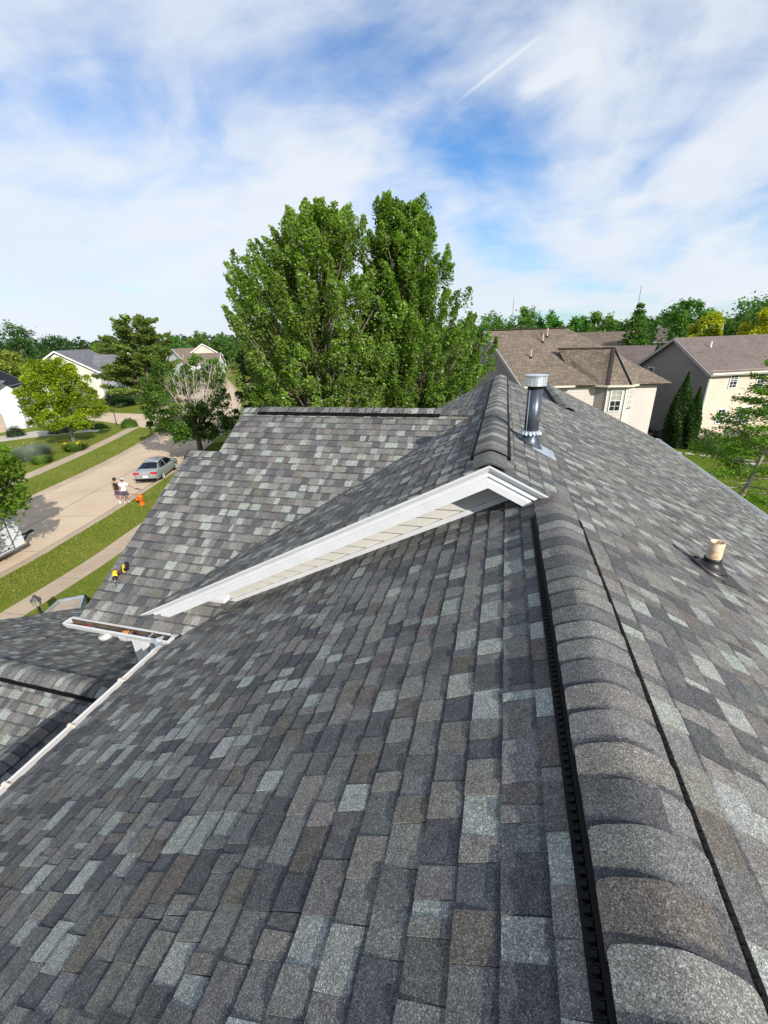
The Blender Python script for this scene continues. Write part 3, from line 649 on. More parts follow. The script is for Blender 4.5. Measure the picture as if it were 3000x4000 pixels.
# plumbing vent
vx, vy = 1.915, 3.93
vp = MB(); rings = []
for (rr, zz) in ((.057, 7.95), (.057, 8.245), (.054, 8.249), (.047, 8.247), (.047, 8.10)): rings.append([(vx+math.cos(t)*rr, vy+math.sin(t)*rr, zz) for t in np.linspace(0, 2*math.pi, 28, endpoint=False)])
vp.ring_loft(rings, False, True); vent = vp.build('vent_pipe', M['pvc'], house, True); vent['label'] = 'short stained plastic vent pipe in a black rubber boot'
bt = MB(); rings = []
for (rr, k, dz) in ((.060, 1.0, .022), (.067, 1.0, .018), (.069, 1.0, .008), (.064, .97, -.004), (.078, .72, 0), (.108, .47, 0), (.124, .40, 0), (.128, .33, 0), (.122, .30, 0), (.136, .27, 0), (.142, .22, 0), (.142, .12, 0)):
    ring = []
    for t in np.linspace(0, 2*math.pi, 36, endpoint=False):
        x = vx+math.cos(t)*rr; y = vy+math.sin(t)*rr; zb = Rz(vx+math.cos(t)*rr)+.006; zt_ = 8.075
        hgt = zt_-Rz(vx)-.006
        ring.append((x, y, (zb*(1-k)+(Rz(vx)+.006)*k)+hgt*k+dz))
    rings.append(ring)
bt.ring_loft(rings, False, False); bt.build('rubber_boot', M['rubber'], vent, True)
sk = MB(); rings = []
for (rr, h) in ((.138, .042), (.146, .040), (.146, .010)): rings.append([(vx+math.cos(t)*rr, vy+math.sin(t)*rr, Rz(vx+math.cos(t)*rr)+h) for t in np.linspace(0, 2*math.pi, 36, endpoint=False)])
sk.ring_loft(rings, False, False); sk.build('flashing_collar', m_plain('brown_flashing', (0.075, 0.06, 0.055), .4, .3, .5), vent, True)
plate(vx+.05, vx+.27, vy-.17, vy+.17, .0105, .0145, 'flashing_plate', M['deck'], vent)
# ------------------------------------------------------------------ ground, street, pavements
def structure(o): o['kind'] = 'structure'; return o
RC = [(-20.6, -45), (-21.2, -20), (-21.8, 0), (-22.5, 12), (-23.15, 16), (-24.0, 20), (-25.2, 24.4), (-26.8, 30), (-28.9, 36), (-31.7, 43), (-35.4, 51), (-40.2, 60), (-49, 74), (-62, 92), (-80, 115)]
def resample(pts, step):
    P = [np.array(pts[0], float)]; out = []; pts = [np.array(p, float) for p in pts]
    dense = []
    for i in range(len(pts)-1):
        p0 = pts[max(i-1, 0)]; p1 = pts[i]; p2 = pts[i+1]; p3 = pts[min(i+2, len(pts)-1)]
        for t in np.linspace(0, 1, 30, endpoint=False):
            dense.append(0.5*((2*p1)+(-p0+p2)*t+(2*p0-5*p1+4*p2-p3)*t*t+(-p0+3*p1-3*p2+p3)*t**3))
    dense.append(pts[-1]); out = [dense[0]]; acc = 0
    for a, b in zip(dense[:-1], dense[1:]):
        acc += np.linalg.norm(b-a)
        if acc >= step: out.append(b); acc = 0
    return out
RL = resample(RC, 1.15); RN = []
for i in range(len(RL)):
    d = nrm(RL[min(i+1, len(RL)-1)]-RL[max(i-1, 0)]); RN.append(np.array([-d[1], d[0]]))   # points to the left (across the street)
def off(i, d, z): p = RL[i]+RN[i]*d; return (p[0], p[1], z)
def strip(i0, i1, d0, d1, z0, z1=None, thick=0.0):
    mb = MB(); z1 = z0 if z1 is None else z1; rows = []
    for i in range(i0, i1+1): rows.append((off(i, d0, z0), off(i, d1, z1)))
    for a, b in zip(rows[:-1], rows[1:]):
        mb.add([a[0], b[0], b[1], a[1]], [(0, 3, 2, 1)])
        if thick:
            lo = lambda p: (p[0], p[1], p[2]-thick)
            mb.add([a[0], b[0], lo(b[0]), lo(a[0])], [(0, 1, 2, 3)]); mb.add([a[1], b[1], lo(b[1]), lo(a[1])], [(3, 2, 1, 0)])
    if thick:
        for r, o in ((rows[0], 1), (rows[-1], -1)):
            q = [r[0], r[1], (r[1][0], r[1][1], r[1][2]-thick), (r[0][0], r[0][1], r[0][2]-thick)]; mb.add(q, [(0, 1, 2, 3)])
    return mb
nR = len(RL)-1
g = MB(); S = 1400
g.add([(-S, -S, -.14), (S, -S, -.14), (S, S, -.14), (-S, S, -.14)], [(0, 1, 2, 3)]); structure(g.build('ground', M['grass']))
# raised lawns (0.10 above the street edge)
lw_ = MB()
for i in range(nR):
    for (d0, d1) in ((-3.1, -.14), (8.14, 11.7)): lw_.add([off(i, d0, .02), off(i+1, d0, .02), off(i+1, d1, -.015), off(i, d1, -.015)] if d0 < 0 else [off(i, d0, -.015), off(i+1, d0, -.015), off(i+1, d1, .02), off(i, d1, .02)], [(0, 3, 2, 1)])
    a, b = off(i, -4.3, .02), off(i+1, -4.3, .02); lw_.add([a, b, (140, b[1], .03), (140, a[1], .03)], [(0, 1, 2, 3)])
    a, b = off(i, 13.0, .02), off(i+1, 13.0, .02); lw_.add([a, b, (-190, b[1]+30, .05), (-190, a[1]+30, .05)], [(0, 3, 2, 1)])
structure(lw_.build('lawn', M['grass']))
road = structure(strip(0, nR, -.02, 8.02, -.105).build('road', M['joint']))
k = 4
for i in range(0, nR-k+1, k):
    for (d0, d1) in ((.50, 3.98), (4.00, 7.50)):
        mb = MB(); J = .0035
        for j in range(i, i+k):
            a, b = np.array(off(j, d0+.012, -.085)), np.array(off(j+1, d0+.012, -.085)); c, d = np.array(off(j+1, d1-.012, -.085)), np.array(off(j, d1-.012, -.085))
            if j == i: sh = nrm(b-a)*.012; a = a+sh; d = d+sh
            if j == i+k-1: sh = nrm(b-a)*.012; b = b-sh; c = c-sh
            mb.add([a, b, c, d], [(0, 3, 2, 1)])
        mb.build('concrete_slab', M['road'], road)
for (d0, d1, zz) in ((0.0, .49, 1), (7.51, 8.0, -1)):
    o = strip(0, nR, d0, d1, -.055 if zz > 0 else -.088, -.088 if zz > 0 else -.055).build('gutter_pan', M['walk'], road)
for (d0, d1) in ((-.16, .0), (8.0, 8.16)):
    strip(0, nR, d0, d1, .012, None, .12).build('kerb', M['walk'], road)
sw = structure(strip(0, nR, -4.3, -3.1, .018).build('sidewalk', M['joint']))
sw2 = structure(strip(0, nR, 11.7, 13.0, .018).build('sidewalk', M['joint']))
for par, d0, d1, st in ((sw, -4.3, -3.1, 2), (sw2, 11.7, 13.0, 2)):
    for i in range(20, nR-st+1, st):
        mb = MB()
        for j in range(i, i+st):
            a, b, c, d = [np.array(x) for x in (off(j, d0+.005, .028), off(j+1, d0+.005, .028), off(j+1, d1-.005, .028), off(j, d1-.005, .028))]
            if j == i+st-1: sh = nrm(b-a)*.02; b = b-sh; c = c-sh
            mb.add([a, b, c, d], [(0, 3, 2, 1)])
        mb.build('paving_slab', M['walk'], par)
def flat(name, pts, z, mat, th=.03):
    mb = MB(); n = len(pts); t = [(x, y, z) for x, y in pts]; b = [(x, y, z-th) for x, y in pts]
    mb.add(t+b, [tuple(range(n))]+[(i, i+n, (i+1) % n+n, (i+1) % n) for i in range(n)]); return mb.build(name, mat)
structure(flat('driveway', [(-39.2, 44.6), (-42.9, 52.6), (-47, 53.6), (-62, 55), (-66, 50), (-55, 48.2), (-47.2, 45.6), (-43, 44.4)], .036, M['road'], .1))
structure(flat('driveway', [(-45, 66), (-47, 71), (-62, 79), (-66, 74), (-52, 66)], .036, M['road'], .1))
structure(flat('driveway', [(-22.0, -1.0), (-22.2, 5.2), (-10, 5.0), (-10, -1.2)], .040, M['walk'], .14))
structure(flat('planting_bed', [(-62, 33), (-58, 41), (-50, 43.5), (-49, 42), (-54, 38.5), (-58, 33)], .05, M['stone'], .06))
structure(flat('mulch_bed', [(12.0, 44), (12.5, 50), (15.2, 50), (18.2, 44.8), (24, 44), (25, 40), (17, 40.8), (14.5, 42)], .045, M['soil'], .05))
# loose blades on the lawns in view
def blades(i0, i1, d0, d1, n, seed):
    r = np.random.default_rng(seed); ii = r.uniform(i0, i1, n); i = ii.astype(int); t = ii-i; dd = r.uniform(d0, d1, n)
    P = np.array(RL); Nn = np.array(RN); p = P[i]*(1-t[:, None])+P[i+1]*t[:, None]; q = Nn[i]*(1-t[:, None])+Nn[i+1]*t[:, None]
    return p+q*dd[:, None]
def grass_stuff(name, pts, h, seed, zb=.0, base=(.150, .205, .020), dry=(.35, .29, .09)):
    r = np.random.default_rng(seed); n = len(pts); b = np.c_[pts, np.full(n, zb)]
    a = r.uniform(0, 2*np.pi, n); hh = h*r.uniform(.5, 1.2, n); w = r.uniform(.012, .03, n); lean = r.normal(0, .6, (n, 2))*hh[:, None]
    sx = np.c_[np.cos(a)*w, np.sin(a)*w, np.zeros(n)]; tip = b+np.c_[lean, hh]
    V = np.stack([b-sx, b+sx, tip], 1); pat = np.sin(pts[:, 0]*.9+np.sin(pts[:, 1]*.7)*2)*np.sin(pts[:, 1]*1.1+1)
    base = np.array(base); dry = np.array(dry); f = np.clip(.18+.22*pat+r.normal(0, .18, n), 0, 1)[:, None]
    cols = (base*(1-f)+dry*f)*r.uniform(.65, 1.3, (n, 1)); return fast_quads(name, V, cols, M['blade'], None, 3, 'stuff')
iy = lambda y: int(np.argmin([abs(p[1]-y) for p in RL]))
pts = np.concatenate([blades(iy(8), iy(38), -3.05, -.18, 42000, 3), blades(iy(6), iy(24), -8.5, -4.35, 30000, 4), blades(iy(14), iy(46), 8.2, 11.65, 42000, 5), blades(iy(16), iy(45), 13.05, 24, 36000, 6)])
o = grass_stuff('grass', pts, .055, 9); tag(o, 'short patchy green and straw lawn along the street', 'grass')
r_ = np.random.default_rng(5); pr = np.c_[r_.uniform(7, 26, 90000), r_.uniform(14, 44, 90000)]
o = grass_stuff('grass', pr, .07, 10, .03, (.10, .21, .014), (.17, .25, .02)); tag(o, 'bright green back lawn below the right eave', 'grass')

# ------------------------------------------------------------------ trees
def leaf_faces(P, size, seed, up=0.55, droop=0.0):
    """P (n,3) centres -> (n,4,3) diamond leaves"""
    r = np.random.default_rng(seed); n = len(P)
    nn = r.normal(size=(n, 3)); nn[:, 2] = np.abs(nn[:, 2])+up; nn /= np.linalg.norm(nn, axis=1, keepdims=True)
    a = r.normal(size=(n, 3)); a[:, 2] -= droop; a -= nn*np.sum(a*nn, 1, keepdims=True); a /= np.linalg.norm(a, axis=1, keepdims=True); b = np.cross(nn, a)
    s = (size*r.uniform(.6, 1.25, n))[:, None]
    return np.stack([P-a*s*.5, P+b*s*.36+a*s*.05, P+a*s*.55-nn*s*.10, P-b*s*.36+a*s*.05], 1)
def leaf_cols(n, seed, base, var=.22, pale=0.0, pale_c=(.30, .36, .22), yel=0.0, yel_c=(.26, .24, .02)):
    r = np.random.default_rng(seed); c = np.array(base)*r.uniform(1-var, 1+var, (n, 1))*r.uniform(.93, 1.07, (n, 3))
    if pale: m = r.random(n) < pale; c[m] = np.array(pale_c)*r.uniform(.7, 1.1, (m.sum(), 1))
    if yel: m = r.random(n) < yel; c[m] = np.array(yel_c)*r.uniform(.8, 1.2, (m.sum(), 1))
    return c
def tree_from(name, label, cat, group, base, trunk_mb, P, size, cols, seed, bark, leafmat=None, up=.55, droop=0.0):
    e = empty(name, base, label, cat, group)
    trunk_mb.build('trunk', bark, e, True); fast_quads('crown', leaf_faces(P, size, seed, up, droop), cols, leafmat or M['leaf'], e)
    return e
def prof_at(prof, z):
    zs = [p[0] for p in prof][::-1]; return np.interp(z, zs, [p[1] for p in prof][::-1]), np.interp(z, zs, [p[2] for p in prof][::-1])
def plume_tree(name, label, centre, prof, hdir, n_plumes, per, size, seed, base_c, cat='tree', group=None, trunk_r=.32, depth=1.0, zmin=3.0, pale=0.0, yel=0.0, bark=None, rise=1.6, prad=.62, fork=2.5, dead=None, droop=.2, yel_c=(.26, .24, .02), edge_bias=.62, loose=False, hole=None, lit=False):
    """crown = many ascending leafy sprays filling a lopsided body whose half-widths follow prof [(z, left, right)] top first"""
    r = random.Random(seed); rn = np.random.default_rng(seed); cx, cy = centre; h = np.array(hdir, float); s = np.array([h[1], -h[0]])
    ztop = prof[0][0]; zlow = max(zmin, prof[-1][0]); tr = MB(); pts = []; shade = []
    mid0 = np.mean([(p[1]+p[2])/2 for p in prof]); bx = np.array([cx, cy])+s*mid0
    tr.tube([(bx[0], bx[1], -.1), (bx[0]+.05, bx[1], fork*.5), (bx[0], bx[1]+.05, fork), (bx[0], bx[1], (fork+ztop)*.5), (bx[0], bx[1], ztop*.9)], [trunk_r*1.25, trunk_r, trunk_r*.85, trunk_r*.42, .03], 9)
    for k in range(n_plumes):
        z1 = zlow+(ztop-zlow)*(1-(r.random()**1.15)) if r.random() < .8 else r.uniform(zlow, ztop)
        l, rr = prof_at(prof, z1); mid = (l+rr)/2; hw = max(.25, (rr-l)/2); th = r.uniform(0, 2*math.pi)
        rho = r.random()**(1-edge_bias) if r.random() < .8 else r.uniform(.1, .8)
        rho = min(rho, .97)*(r.uniform(.84, 1.14) if loose else 1.0); z1 += r.uniform(-.3, .75) if loose else 0; q = np.array([cx, cy])+s*(mid+hw*rho*math.cos(th))+h*(hw*depth*rho*math.sin(th))
        if hole and ((((q-np.array([cx, cy]))@s-hole[0])/hole[2])**2+((z1-hole[1])/hole[3])**2) < 1 and (q-np.array([cx, cy]))@h < 2.2: continue
        tip = np.array([q[0], q[1], z1]); lo_z = max(fork*.9, z1-rise*r.uniform(1.0, 1.9)-1.2*rho)
        c0 = np.array([bx[0]*(.55)+q[0]*.45, bx[1]*.55+q[1]*.45, lo_z]) if rho > .3 else np.array([bx[0]*.4+q[0]*.6, bx[1]*.4+q[1]*.6, lo_z])
        if k % 3 == 0:
            zt = max(fork, lo_z-1.5*r.random()-.6); tr.tube([(bx[0], bx[1], zt), tuple((np.array([bx[0], bx[1], zt])+c0)/2+np.array([0, 0, -.1])), tuple(c0), tuple(c0*.4+tip*.6), tuple(tip)], [trunk_r*.34, trunk_r*.24, trunk_r*.16, .03, .008], 5)
        m = int(per*r.uniform(.6, 1.4)); t = rn.beta(1.6, 1.15, m)
        start = c0*.35+tip*.65 if rho > .5 else c0*.5+tip*.5
        L_ = tip-start; bend = np.array([r.uniform(-.3, .3), r.uniform(-.3, .3), 0])
        cen = start+L_*t[:, None]+bend*(np.sin(t*np.pi))[:, None]
        rad = prad*(1.10-.90*t)*(r.uniform(.7, 1.25) if loose else 1.0)*(.4+.9*np.sqrt(rn.random(m))); d = rn.normal(size=(m, 3)); d /= np.linalg.norm(d, axis=1, keepdims=True); d[:, 2] *= .75
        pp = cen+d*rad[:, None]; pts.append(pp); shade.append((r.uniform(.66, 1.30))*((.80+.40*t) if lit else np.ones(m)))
    if dead:
        dd_ = MB()
        for (tx, ty, tz, n_) in dead:
            for j in range(n_):
                tip = np.array([tx, ty, tz])+np.array([r.uniform(-1.6, 1.6), r.uniform(-1.2, 1.2), r.uniform(-1.0, .5)]); b0 = np.array([bx[0], bx[1], fork+r.uniform(.0, 1.0)])
                c1 = b0*.5+tip*.5+np.array([r.uniform(-.3, .3), r.uniform(-.3, .3), -.3]); dd_.tube([b0, c1, tip], [.11, .065, .022], 5)
                for q in range(7):
                    f = r.uniform(.1, .9); p0 = c1*(1-f)+tip*f; dd_.tube([p0, p0+np.array([r.uniform(-.8, .8), r.uniform(-.8, .8), r.uniform(.4, 1.2)])], [.03, .012], 4)
    P = np.concatenate(pts); sh = np.concatenate(shade); n = len(P)
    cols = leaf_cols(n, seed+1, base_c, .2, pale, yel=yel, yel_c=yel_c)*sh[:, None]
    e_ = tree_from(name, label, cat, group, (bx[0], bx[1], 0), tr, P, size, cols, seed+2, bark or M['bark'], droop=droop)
    if dead: dd_.build('dead_branches', M['bark_pale'], e_, True)
    return e_
def blob_tree(name, label, base, H, Rx, n, size, seed, col, group=None, shape='round', cat='tree', z0=None, clumps=16, yel=0, trunk_r=.25, bark=None):
    r = random.Random(seed); rn = np.random.default_rng(seed); x, y = base[:2]; gz = base[2] if len(base) > 2 else 0.0; z0 = H*.06 if z0 is None else z0; tr = MB()
    tr.tube([(x, y, gz-.1), (x, y, gz+H*.5), (x, y, gz+H*.88)], [trunk_r, trunk_r*.6, .03], 7); P = []; sh = []
    if shape == 'cone':
        lay = int(clumps); 
        for k in range(lay):
            f = k/lay; z = gz+z0+(H-z0)*f; R = Rx*(1-f)**.85+.12; m = int(n/lay*(1.9*(1-f)+.25))
            nb = 9
            a = rn.integers(0, nb, m)*2*np.pi/nb+k*1.3+rn.normal(0, .20, m); q = np.sqrt(rn.random(m))*R*(1+.16*np.sin(a*5+k*2.1)); 
            P.append(np.c_[x+np.cos(a)*q, y+np.sin(a)*q, z-q*.22+rn.normal(0, .10+.02*H/8, m)]); sh.append(np.full(m, r.uniform(.8, 1.2)))
    else:
        for k in range(clumps):
            th = k*2.399+r.uniform(-.4, .4); f = (k+.5)/clumps; zc = z0+(H-z0)*(.12+.82*f); prof_ = math.sin(math.pi*min(1, .16+.80*f))**.7 if shape == 'round' else (1-f*.75)
            rc = Rx*r.uniform(.36, .54)*(1.1-.3*f); d = max(0, Rx*prof_-rc*.9)*(.55+.5*r.random()); c = np.array([x+math.cos(th)*d, y+math.sin(th)*d, gz+zc-rc*.4])
            tr.tube([(x, y, gz+z0*.8+(zc-z0)*.4), tuple(c)], [trunk_r*.4, .02], 4)
            m = int(n/clumps); sub = max(5, m//70)
            dirs = rn.normal(size=(sub, 3)); dirs /= np.linalg.norm(dirs, axis=1, keepdims=True); dirs[:, 2] = np.abs(dirs[:, 2])*.9-.15*(rn.random(sub) < .4)
            sc = c+dirs*rc*rn.uniform(.6, 1.1, (sub, 1))*np.array([1, 1, .8]); idx = rn.integers(0, sub, m)
            P.append(sc[idx]+rn.normal(0, rc*.17, (m, 3))); sh.append((.78+.5*rn.random(sub))[idx])
    P = np.concatenate(P); sh = np.concatenate(sh); cols = leaf_cols(len(P), seed, tuple(2.4*x for x in col), .24, yel=yel)*sh[:, None]
    return tree_from(name, label, cat, group, (x, y, gz), tr, P, size, cols, seed, bark or M['bark'])
hd = lambda x, y: nrm(np.array([x, y]))
G1c = (.175, .275, .036); G2c = (.050, .100, .016); GD = (.026, .058, .014)
PA = [(16.0, .6, 2.6), (15.3, -1.0, 3.3), (14.4, -2.8, 3.8), (13.2, -4.4, 4.2), (12.2, -4.6, 4.9), (10.95, -4.8, 5.2), (9.6, -4.1, 5.2), (8.2, -3.9, 5.2), (6.8, -3.9, 5.3), (5.7, -3.5, 5.2), (4.2, -2.4, 4.2)]
PB = [(16.7, -1.6, .0), (16.1, -2.0, 1.0), (15.3, -2.2, 1.7), (14.6, -2.4, 2.3), (13.7, -3.4, 2.7), (12.6, -3.6, 3.1), (11.4, -3.6, 3.8), (10.0, -3.4, 5.0), (8.6, -3.2, 5.3), (7.1, -3.0, 4.8), (5.8, -2.6, 3.6), (4.5, -1.6, 2.5)]
plume_tree('silver_maple', 'broad silver maple with pale leaf undersides, left half of the big central pair', (-10.75, 23.67), PA, hd(-10.75, 23.67), 640, 270, .155, 41, G1c, group='big maples behind the roof', pale=.13, loose=True, prad=.46, rise=1.6, lit=True, trunk_r=.36, fork=3.0, bark=M['bark'])
plume_tree('silver_maple', 'taller upright silver maple, right half of the big central pair', (-5.69, 27.42), PB, hd(-5.69, 27.42), 560, 250, .155, 43, (.150, .255, .030), group='big maples behind the roof', pale=.08, loose=True, prad=.44, rise=1.7, lit=True, trunk_r=.32, fork=3.0)
plume_tree('yellow_green_maple', 'bright yellow-green maple on the lawn across the street', (-46.8, 36.8), [(8.9, -1.6, 1.4), (7.7, -3.0, 2.9), (6.4, -3.6, 3.5), (5.0, -3.9, 4.0), (3.7, -4.1, 4.3), (2.3, -4.0, 4.0), (1.8, -2.5, 2.5)], hd(-46.8, 36.8), 190, 210, .21, 45, (.235, .325, .014), trunk_r=.17, zmin=1.9, yel_c=(.31, .37, .015), yel=.22, rise=.8, prad=.75, fork=1.9, bark=M['bark_pale'], droop=-.3)
plume_tree('street_tree', 'green street tree with bare dead branches in its crown', (-27.4, 34.4), [(8.9, -2.4, .6), (8.1, -3.8, 2.2), (6.5, -4.5, 3.5), (5.1, -4.9, 4.1), (3.7, -4.9, 4.1), (2.3, -4.4, 3.8), (1.9, -3.5, 2.4)], hd(-26.2, 35.4), 170, 170, .23, 47, (.075, .150, .018), trunk_r=.24, zmin=2.0, rise=.9, prad=.7, fork=1.9, dead=[(-28.4, 34.2, 7.7, 7), (-25.9, 35.4, 7.9, 7)], hole=(-.5, 7.2, 2.5, 2.0), bark=M['bark'])
plume_tree('dark_maple', 'dark green tree just left of the big maple pair', (-21.0, 36.8), [(11.2, -.9, 1.2), (9.6, -2.2, 2.4), (7.5, -2.9, 3.0), (5.2, -3.3, 3.4), (3.4, -3.2, 3.4), (2.2, -2.4, 2.6)], hd(-22.6, 35.4), 230, 190, .23, 49, (.040, .080, .016), trunk_r=.25, zmin=2.2, rise=1.0, prad=.7, fork=2.0, yel=.04)
plume_tree('parkway_tree', 'leafy light green tree at the left frame edge by the trailer', (-22.9, 11.6), [(7.0, -1.8, 1.9), (6.1, -2.6, 3.1), (5.0, -3.0, 2.9), (3.9, -3.2, 3.2), (3.3, -3.0, 3.0), (3.2, -2.4, 1.9)], hd(-20.7, 14), 130, 150, .18, 51, (.140, .245, .022), trunk_r=.15, zmin=3.5, rise=.8, prad=.55, fork=2.0)
def pine(x, y, H, R, seed):
    r = random.Random(seed); rn = np.random.default_rng(seed); tr = MB(); P = []; sh = []
    tr.tube([(x, y, 0), (x+.2, y, H*.5), (x, y, H*.97)], [.34, .22, .04], 8)
    for k in range(120):
        t = .10+.88*(k+.5)/120; L_ = R*(1.05-t)**.55*r.uniform(.45, 1.15)+.3; a = r.uniform(0, 2*math.pi); d = np.array([math.cos(a), math.sin(a), r.uniform(.02, .42)*(.5+t)]); b = np.array([x, y, H*t*.95]); tip = b+d*L_; mid = b+d*L_*.55+np.array([0, 0, -.25])
        tr.tube([b, mid, tip], [.07*(1.1-t)+.015, .04, .01], 4); m = int(190*L_/2.5)+60; f = rn.uniform(.30, 1.05, m)**.8; sd = np.cross(d, (0, 0, 1)); sd /= np.linalg.norm(sd); cen = b+(tip-b)*f[:, None]
        P.append(cen+sd*(rn.normal(0, .20, m)*(.5+L_*.22))[:, None]+np.array([0, 0, 1])*rn.normal(.12, .17, m)[:, None]); sh.append(np.full(m, r.uniform(.7, 1.35)))
    P = np.concatenate(P); sh = np.concatenate(sh)
    tree_from('white_pine', 'tall ragged pine in front of the white house', 'tree', None, (x, y, 0), tr, P, .40, leaf_cols(len(P), seed, (.175, .240, .055), .25)*sh[:, None], seed, M['bark'], up=.9)
pine(-59.8, 63.6, 14.6, 7.8, 53)
# background trees: (label, x, y, H, R, col, shape)
bgt = [('tall dark green tree at the far left edge', -90, 66, 14.6, 6.5, GD, 'round'), ('dark green tree standing behind the white house', -92, 75, 12.6, 6.0, (.022, .05, .014), 'round'),
       ('olive-yellow tree between the dark-roofed house and the tall dark tree', -77, 53, 10.2, 5.0, (.10, .12, .018), 'round'),
       ('pointed dark spruce between the two neighbouring houses at right', 17.2, 70, 13.4, 3.7, (.040, .075, .014), 'cone'),
       ('large round dark green tree behind the taupe gabled house', 31.5, 96, 14.9, 6.0, (.036, .085, .012), 'round'),
       ('bright yellow-green tree right of the large round tree', 30.8, 84, 12.0, 4.2, (.155, .165, .010), 'round'),
       ('yellow tree above the taupe roof at the right frame edge', 35.5, 77, 12.4, 4.6, (.165, .165, .008), 'round'),
       ('blue-green spruce between the far gabled houses', -101, 128, 9.2, 2.2, (.05, .085, .07), 'cone')]
for i, (lab, x, y, H, Rr, c, shp) in enumerate(bgt):
    blob_tree('spruce' if shp == 'cone' else 'background_tree', lab, (x, y), H, Rr, 9000 if y < 100 else 3000, .36 if y < 80 else .46, 61+i, c, shape=shp, clumps=18, z0=1.0 if shp == 'cone' else None, trunk_r=.3)
r_ = random.Random(3)
ORD = 'first second third fourth fifth sixth seventh eighth ninth tenth eleventh twelfth thirteenth fourteenth fifteenth'.split()
def rank(lst, i): az = [math.atan2(q[0], q[1]) for q in lst]; return ORD[sorted(range(len(lst)), key=lambda k: az[k]).index(i)]
ROW1 = [(-4, 128, 14.6, 6), (5, 131, 15.8, 6), (11, 126, 14.2, 5), (17, 129, 13.6, 5.5), (23, 127, 14.6, 5.5), (30, 124, 13.2, 5.5), (37, 121, 14.0, 5.5), (43, 116, 13.4, 5), (48, 108, 14.5, 6), (-12, 126, 13.5, 6), (52, 118, 15.5, 7), (58, 110, 16, 7), (64, 118, 17, 7)]
for i, (x, y, H, Rr) in enumerate(ROW1):
    blob_tree('treeline_tree', rank(ROW1, i)+' tree from the left in the green row beyond the right-hand houses', (x, y), H, Rr*1.5, 5200, .62, 90+i, (r_.uniform(.035, .055), r_.uniform(.078, .105), r_.uniform(.012, .02)), group='tree row beyond the right-hand houses', clumps=13, trunk_r=.3)
ROW2 = [(-118, 142, 13.2, 5.5), (-112, 150, 13.8, 5.5), (-104, 152, 12.6, 5), (-86, 146, 12.0, 5), (-98, 156, 12.8, 5), (-76, 128, 11.2, 5), (-70, 130, 12.4, 5.5), (-60, 128, 12, 5), (-52, 122, 13, 6), (-40, 118, 13, 6), (-148, 138, 11.4, 6), (-136, 146, 11, 6), (-126, 138, 11.5, 6), (-160, 120, 12, 7), (-118, 150, 11.5, 7)]
for i, (x, y, H, Rr) in enumerate(ROW2):
    blob_tree('treeline_tree', rank(ROW2, i)+' tree from the left in the row closing the street', (x, y), H, Rr*1.35, 4400, .62, 120+i, (r_.uniform(.035, .06), r_.uniform(.075, .11), r_.uniform(.012, .022)), group='tree row closing the street', clumps=13, trunk_r=.3)
for i, (x, y, H, lab) in enumerate(((-71.5, 92, 7.6, 'small green tree hiding the far brown-roofed house, left one'), (-64.5, 89, 6.8, 'small green tree in front of the far brown-roofed house, right one'))):
    blob_tree('garden_tree', lab, (x, y), H, 3.4, 5000, .34, 160+i, (.055, .105, .015), clumps=14, trunk_r=.15)
# far wood on the horizon: reads as one mass
rn = np.random.default_rng(77); W_ = []
for a in np.arange(-78, 52, .55):
    D = rn.uniform(230, 420); an = math.radians(a); Hh = rn.uniform(11, 15.5); c = np.array([math.sin(an)*D, math.cos(an)*D]); m = 260
    d = rn.normal(size=(m, 3)); d /= np.linalg.norm(d, axis=1, keepdims=True); rad = rn.uniform(.75, 1.02, (m, 1)); W_.append(np.c_[c, ][:0].reshape(0, 3) if False else np.array([c[0], c[1], Hh*.5])+d*rad*np.array([5.5, 5.5, Hh*.5]))
W_ = np.concatenate(W_); o = fast_quads('distant_wood', leaf_faces(W_, 2.0, 78), leaf_cols(len(W_), 79, (.045, .085, .025), .3), M['leaf'], None, 4, 'stuff'); tag(o, 'far-off belt of trees along the horizon', 'wood')
# right garden
def arbor(x, y, H, Rr, seed, lab):
    rn = np.random.default_rng(seed); n = 9000; t = rn.random(n)**1.2; a = rn.uniform(0, 2*np.pi, n); q = Rr*np.sin(np.pi*np.clip(.16+.84*(1-t), 0, 1)*.62+.0)**.9*(1-t*.0)*np.sqrt(rn.uniform(.5, 1, n))*(1+.15*np.sin(a*4+t*9)); q *= np.clip((1-t)*3.2, .05, 1)
    P = np.c_[x+np.cos(a)*q, y+np.sin(a)*q, .2+t*H]; tr = MB().tube([(x, y, 0), (x, y, H*.8)], [.12, .03], 6)
    return tree_from('arborvitae', lab, 'shrub', 'arborvitae by the taupe house', (x, y, 0), tr, P, .17, leaf_cols(n, seed, (.036, .085, .014), .3), seed, M['bark'], up=.1, droop=-1.5)
arbor(15.0, 42.4, 6.2, .85, 201, 'taller dark arborvitae spire against the taupe gable wall'); arbor(15.95, 42.0, 5.0, .62, 202, 'shorter dark arborvitae spire nearer the sunlit corner')
def shrub(x, y, R, H, seed, col, lab, name='shrub', n=2600, size=.12, group=None, cat='shrub', z=0.03, yel=0):
    rn = np.random.default_rng(seed); d = rn.normal(size=(n, 3)); d /= np.linalg.norm(d, axis=1, keepdims=True); d[:, 2] = np.abs(d[:, 2]); rr = rn.uniform(.72, 1.03, (n, 1))*(1+.10*np.sin(d[:, :1]*9+seed)*np.sin(d[:, 1:2]*8))
    P = np.array([x, y, z])+d*rr*np.array([R, R, H]); tr = MB().tube([(x, y, z-.05), (x, y, z+H*.7)], [.05, .02], 5)
    e = empty(name, (x, y, z), lab, cat, group); tr.build('stem', M['bark'], e); fast_quads('foliage', leaf_faces(P, size, seed), leaf_cols(n, seed, tuple(1.5*q for q in col), .28, yel=yel), M['leaf'], e); return e
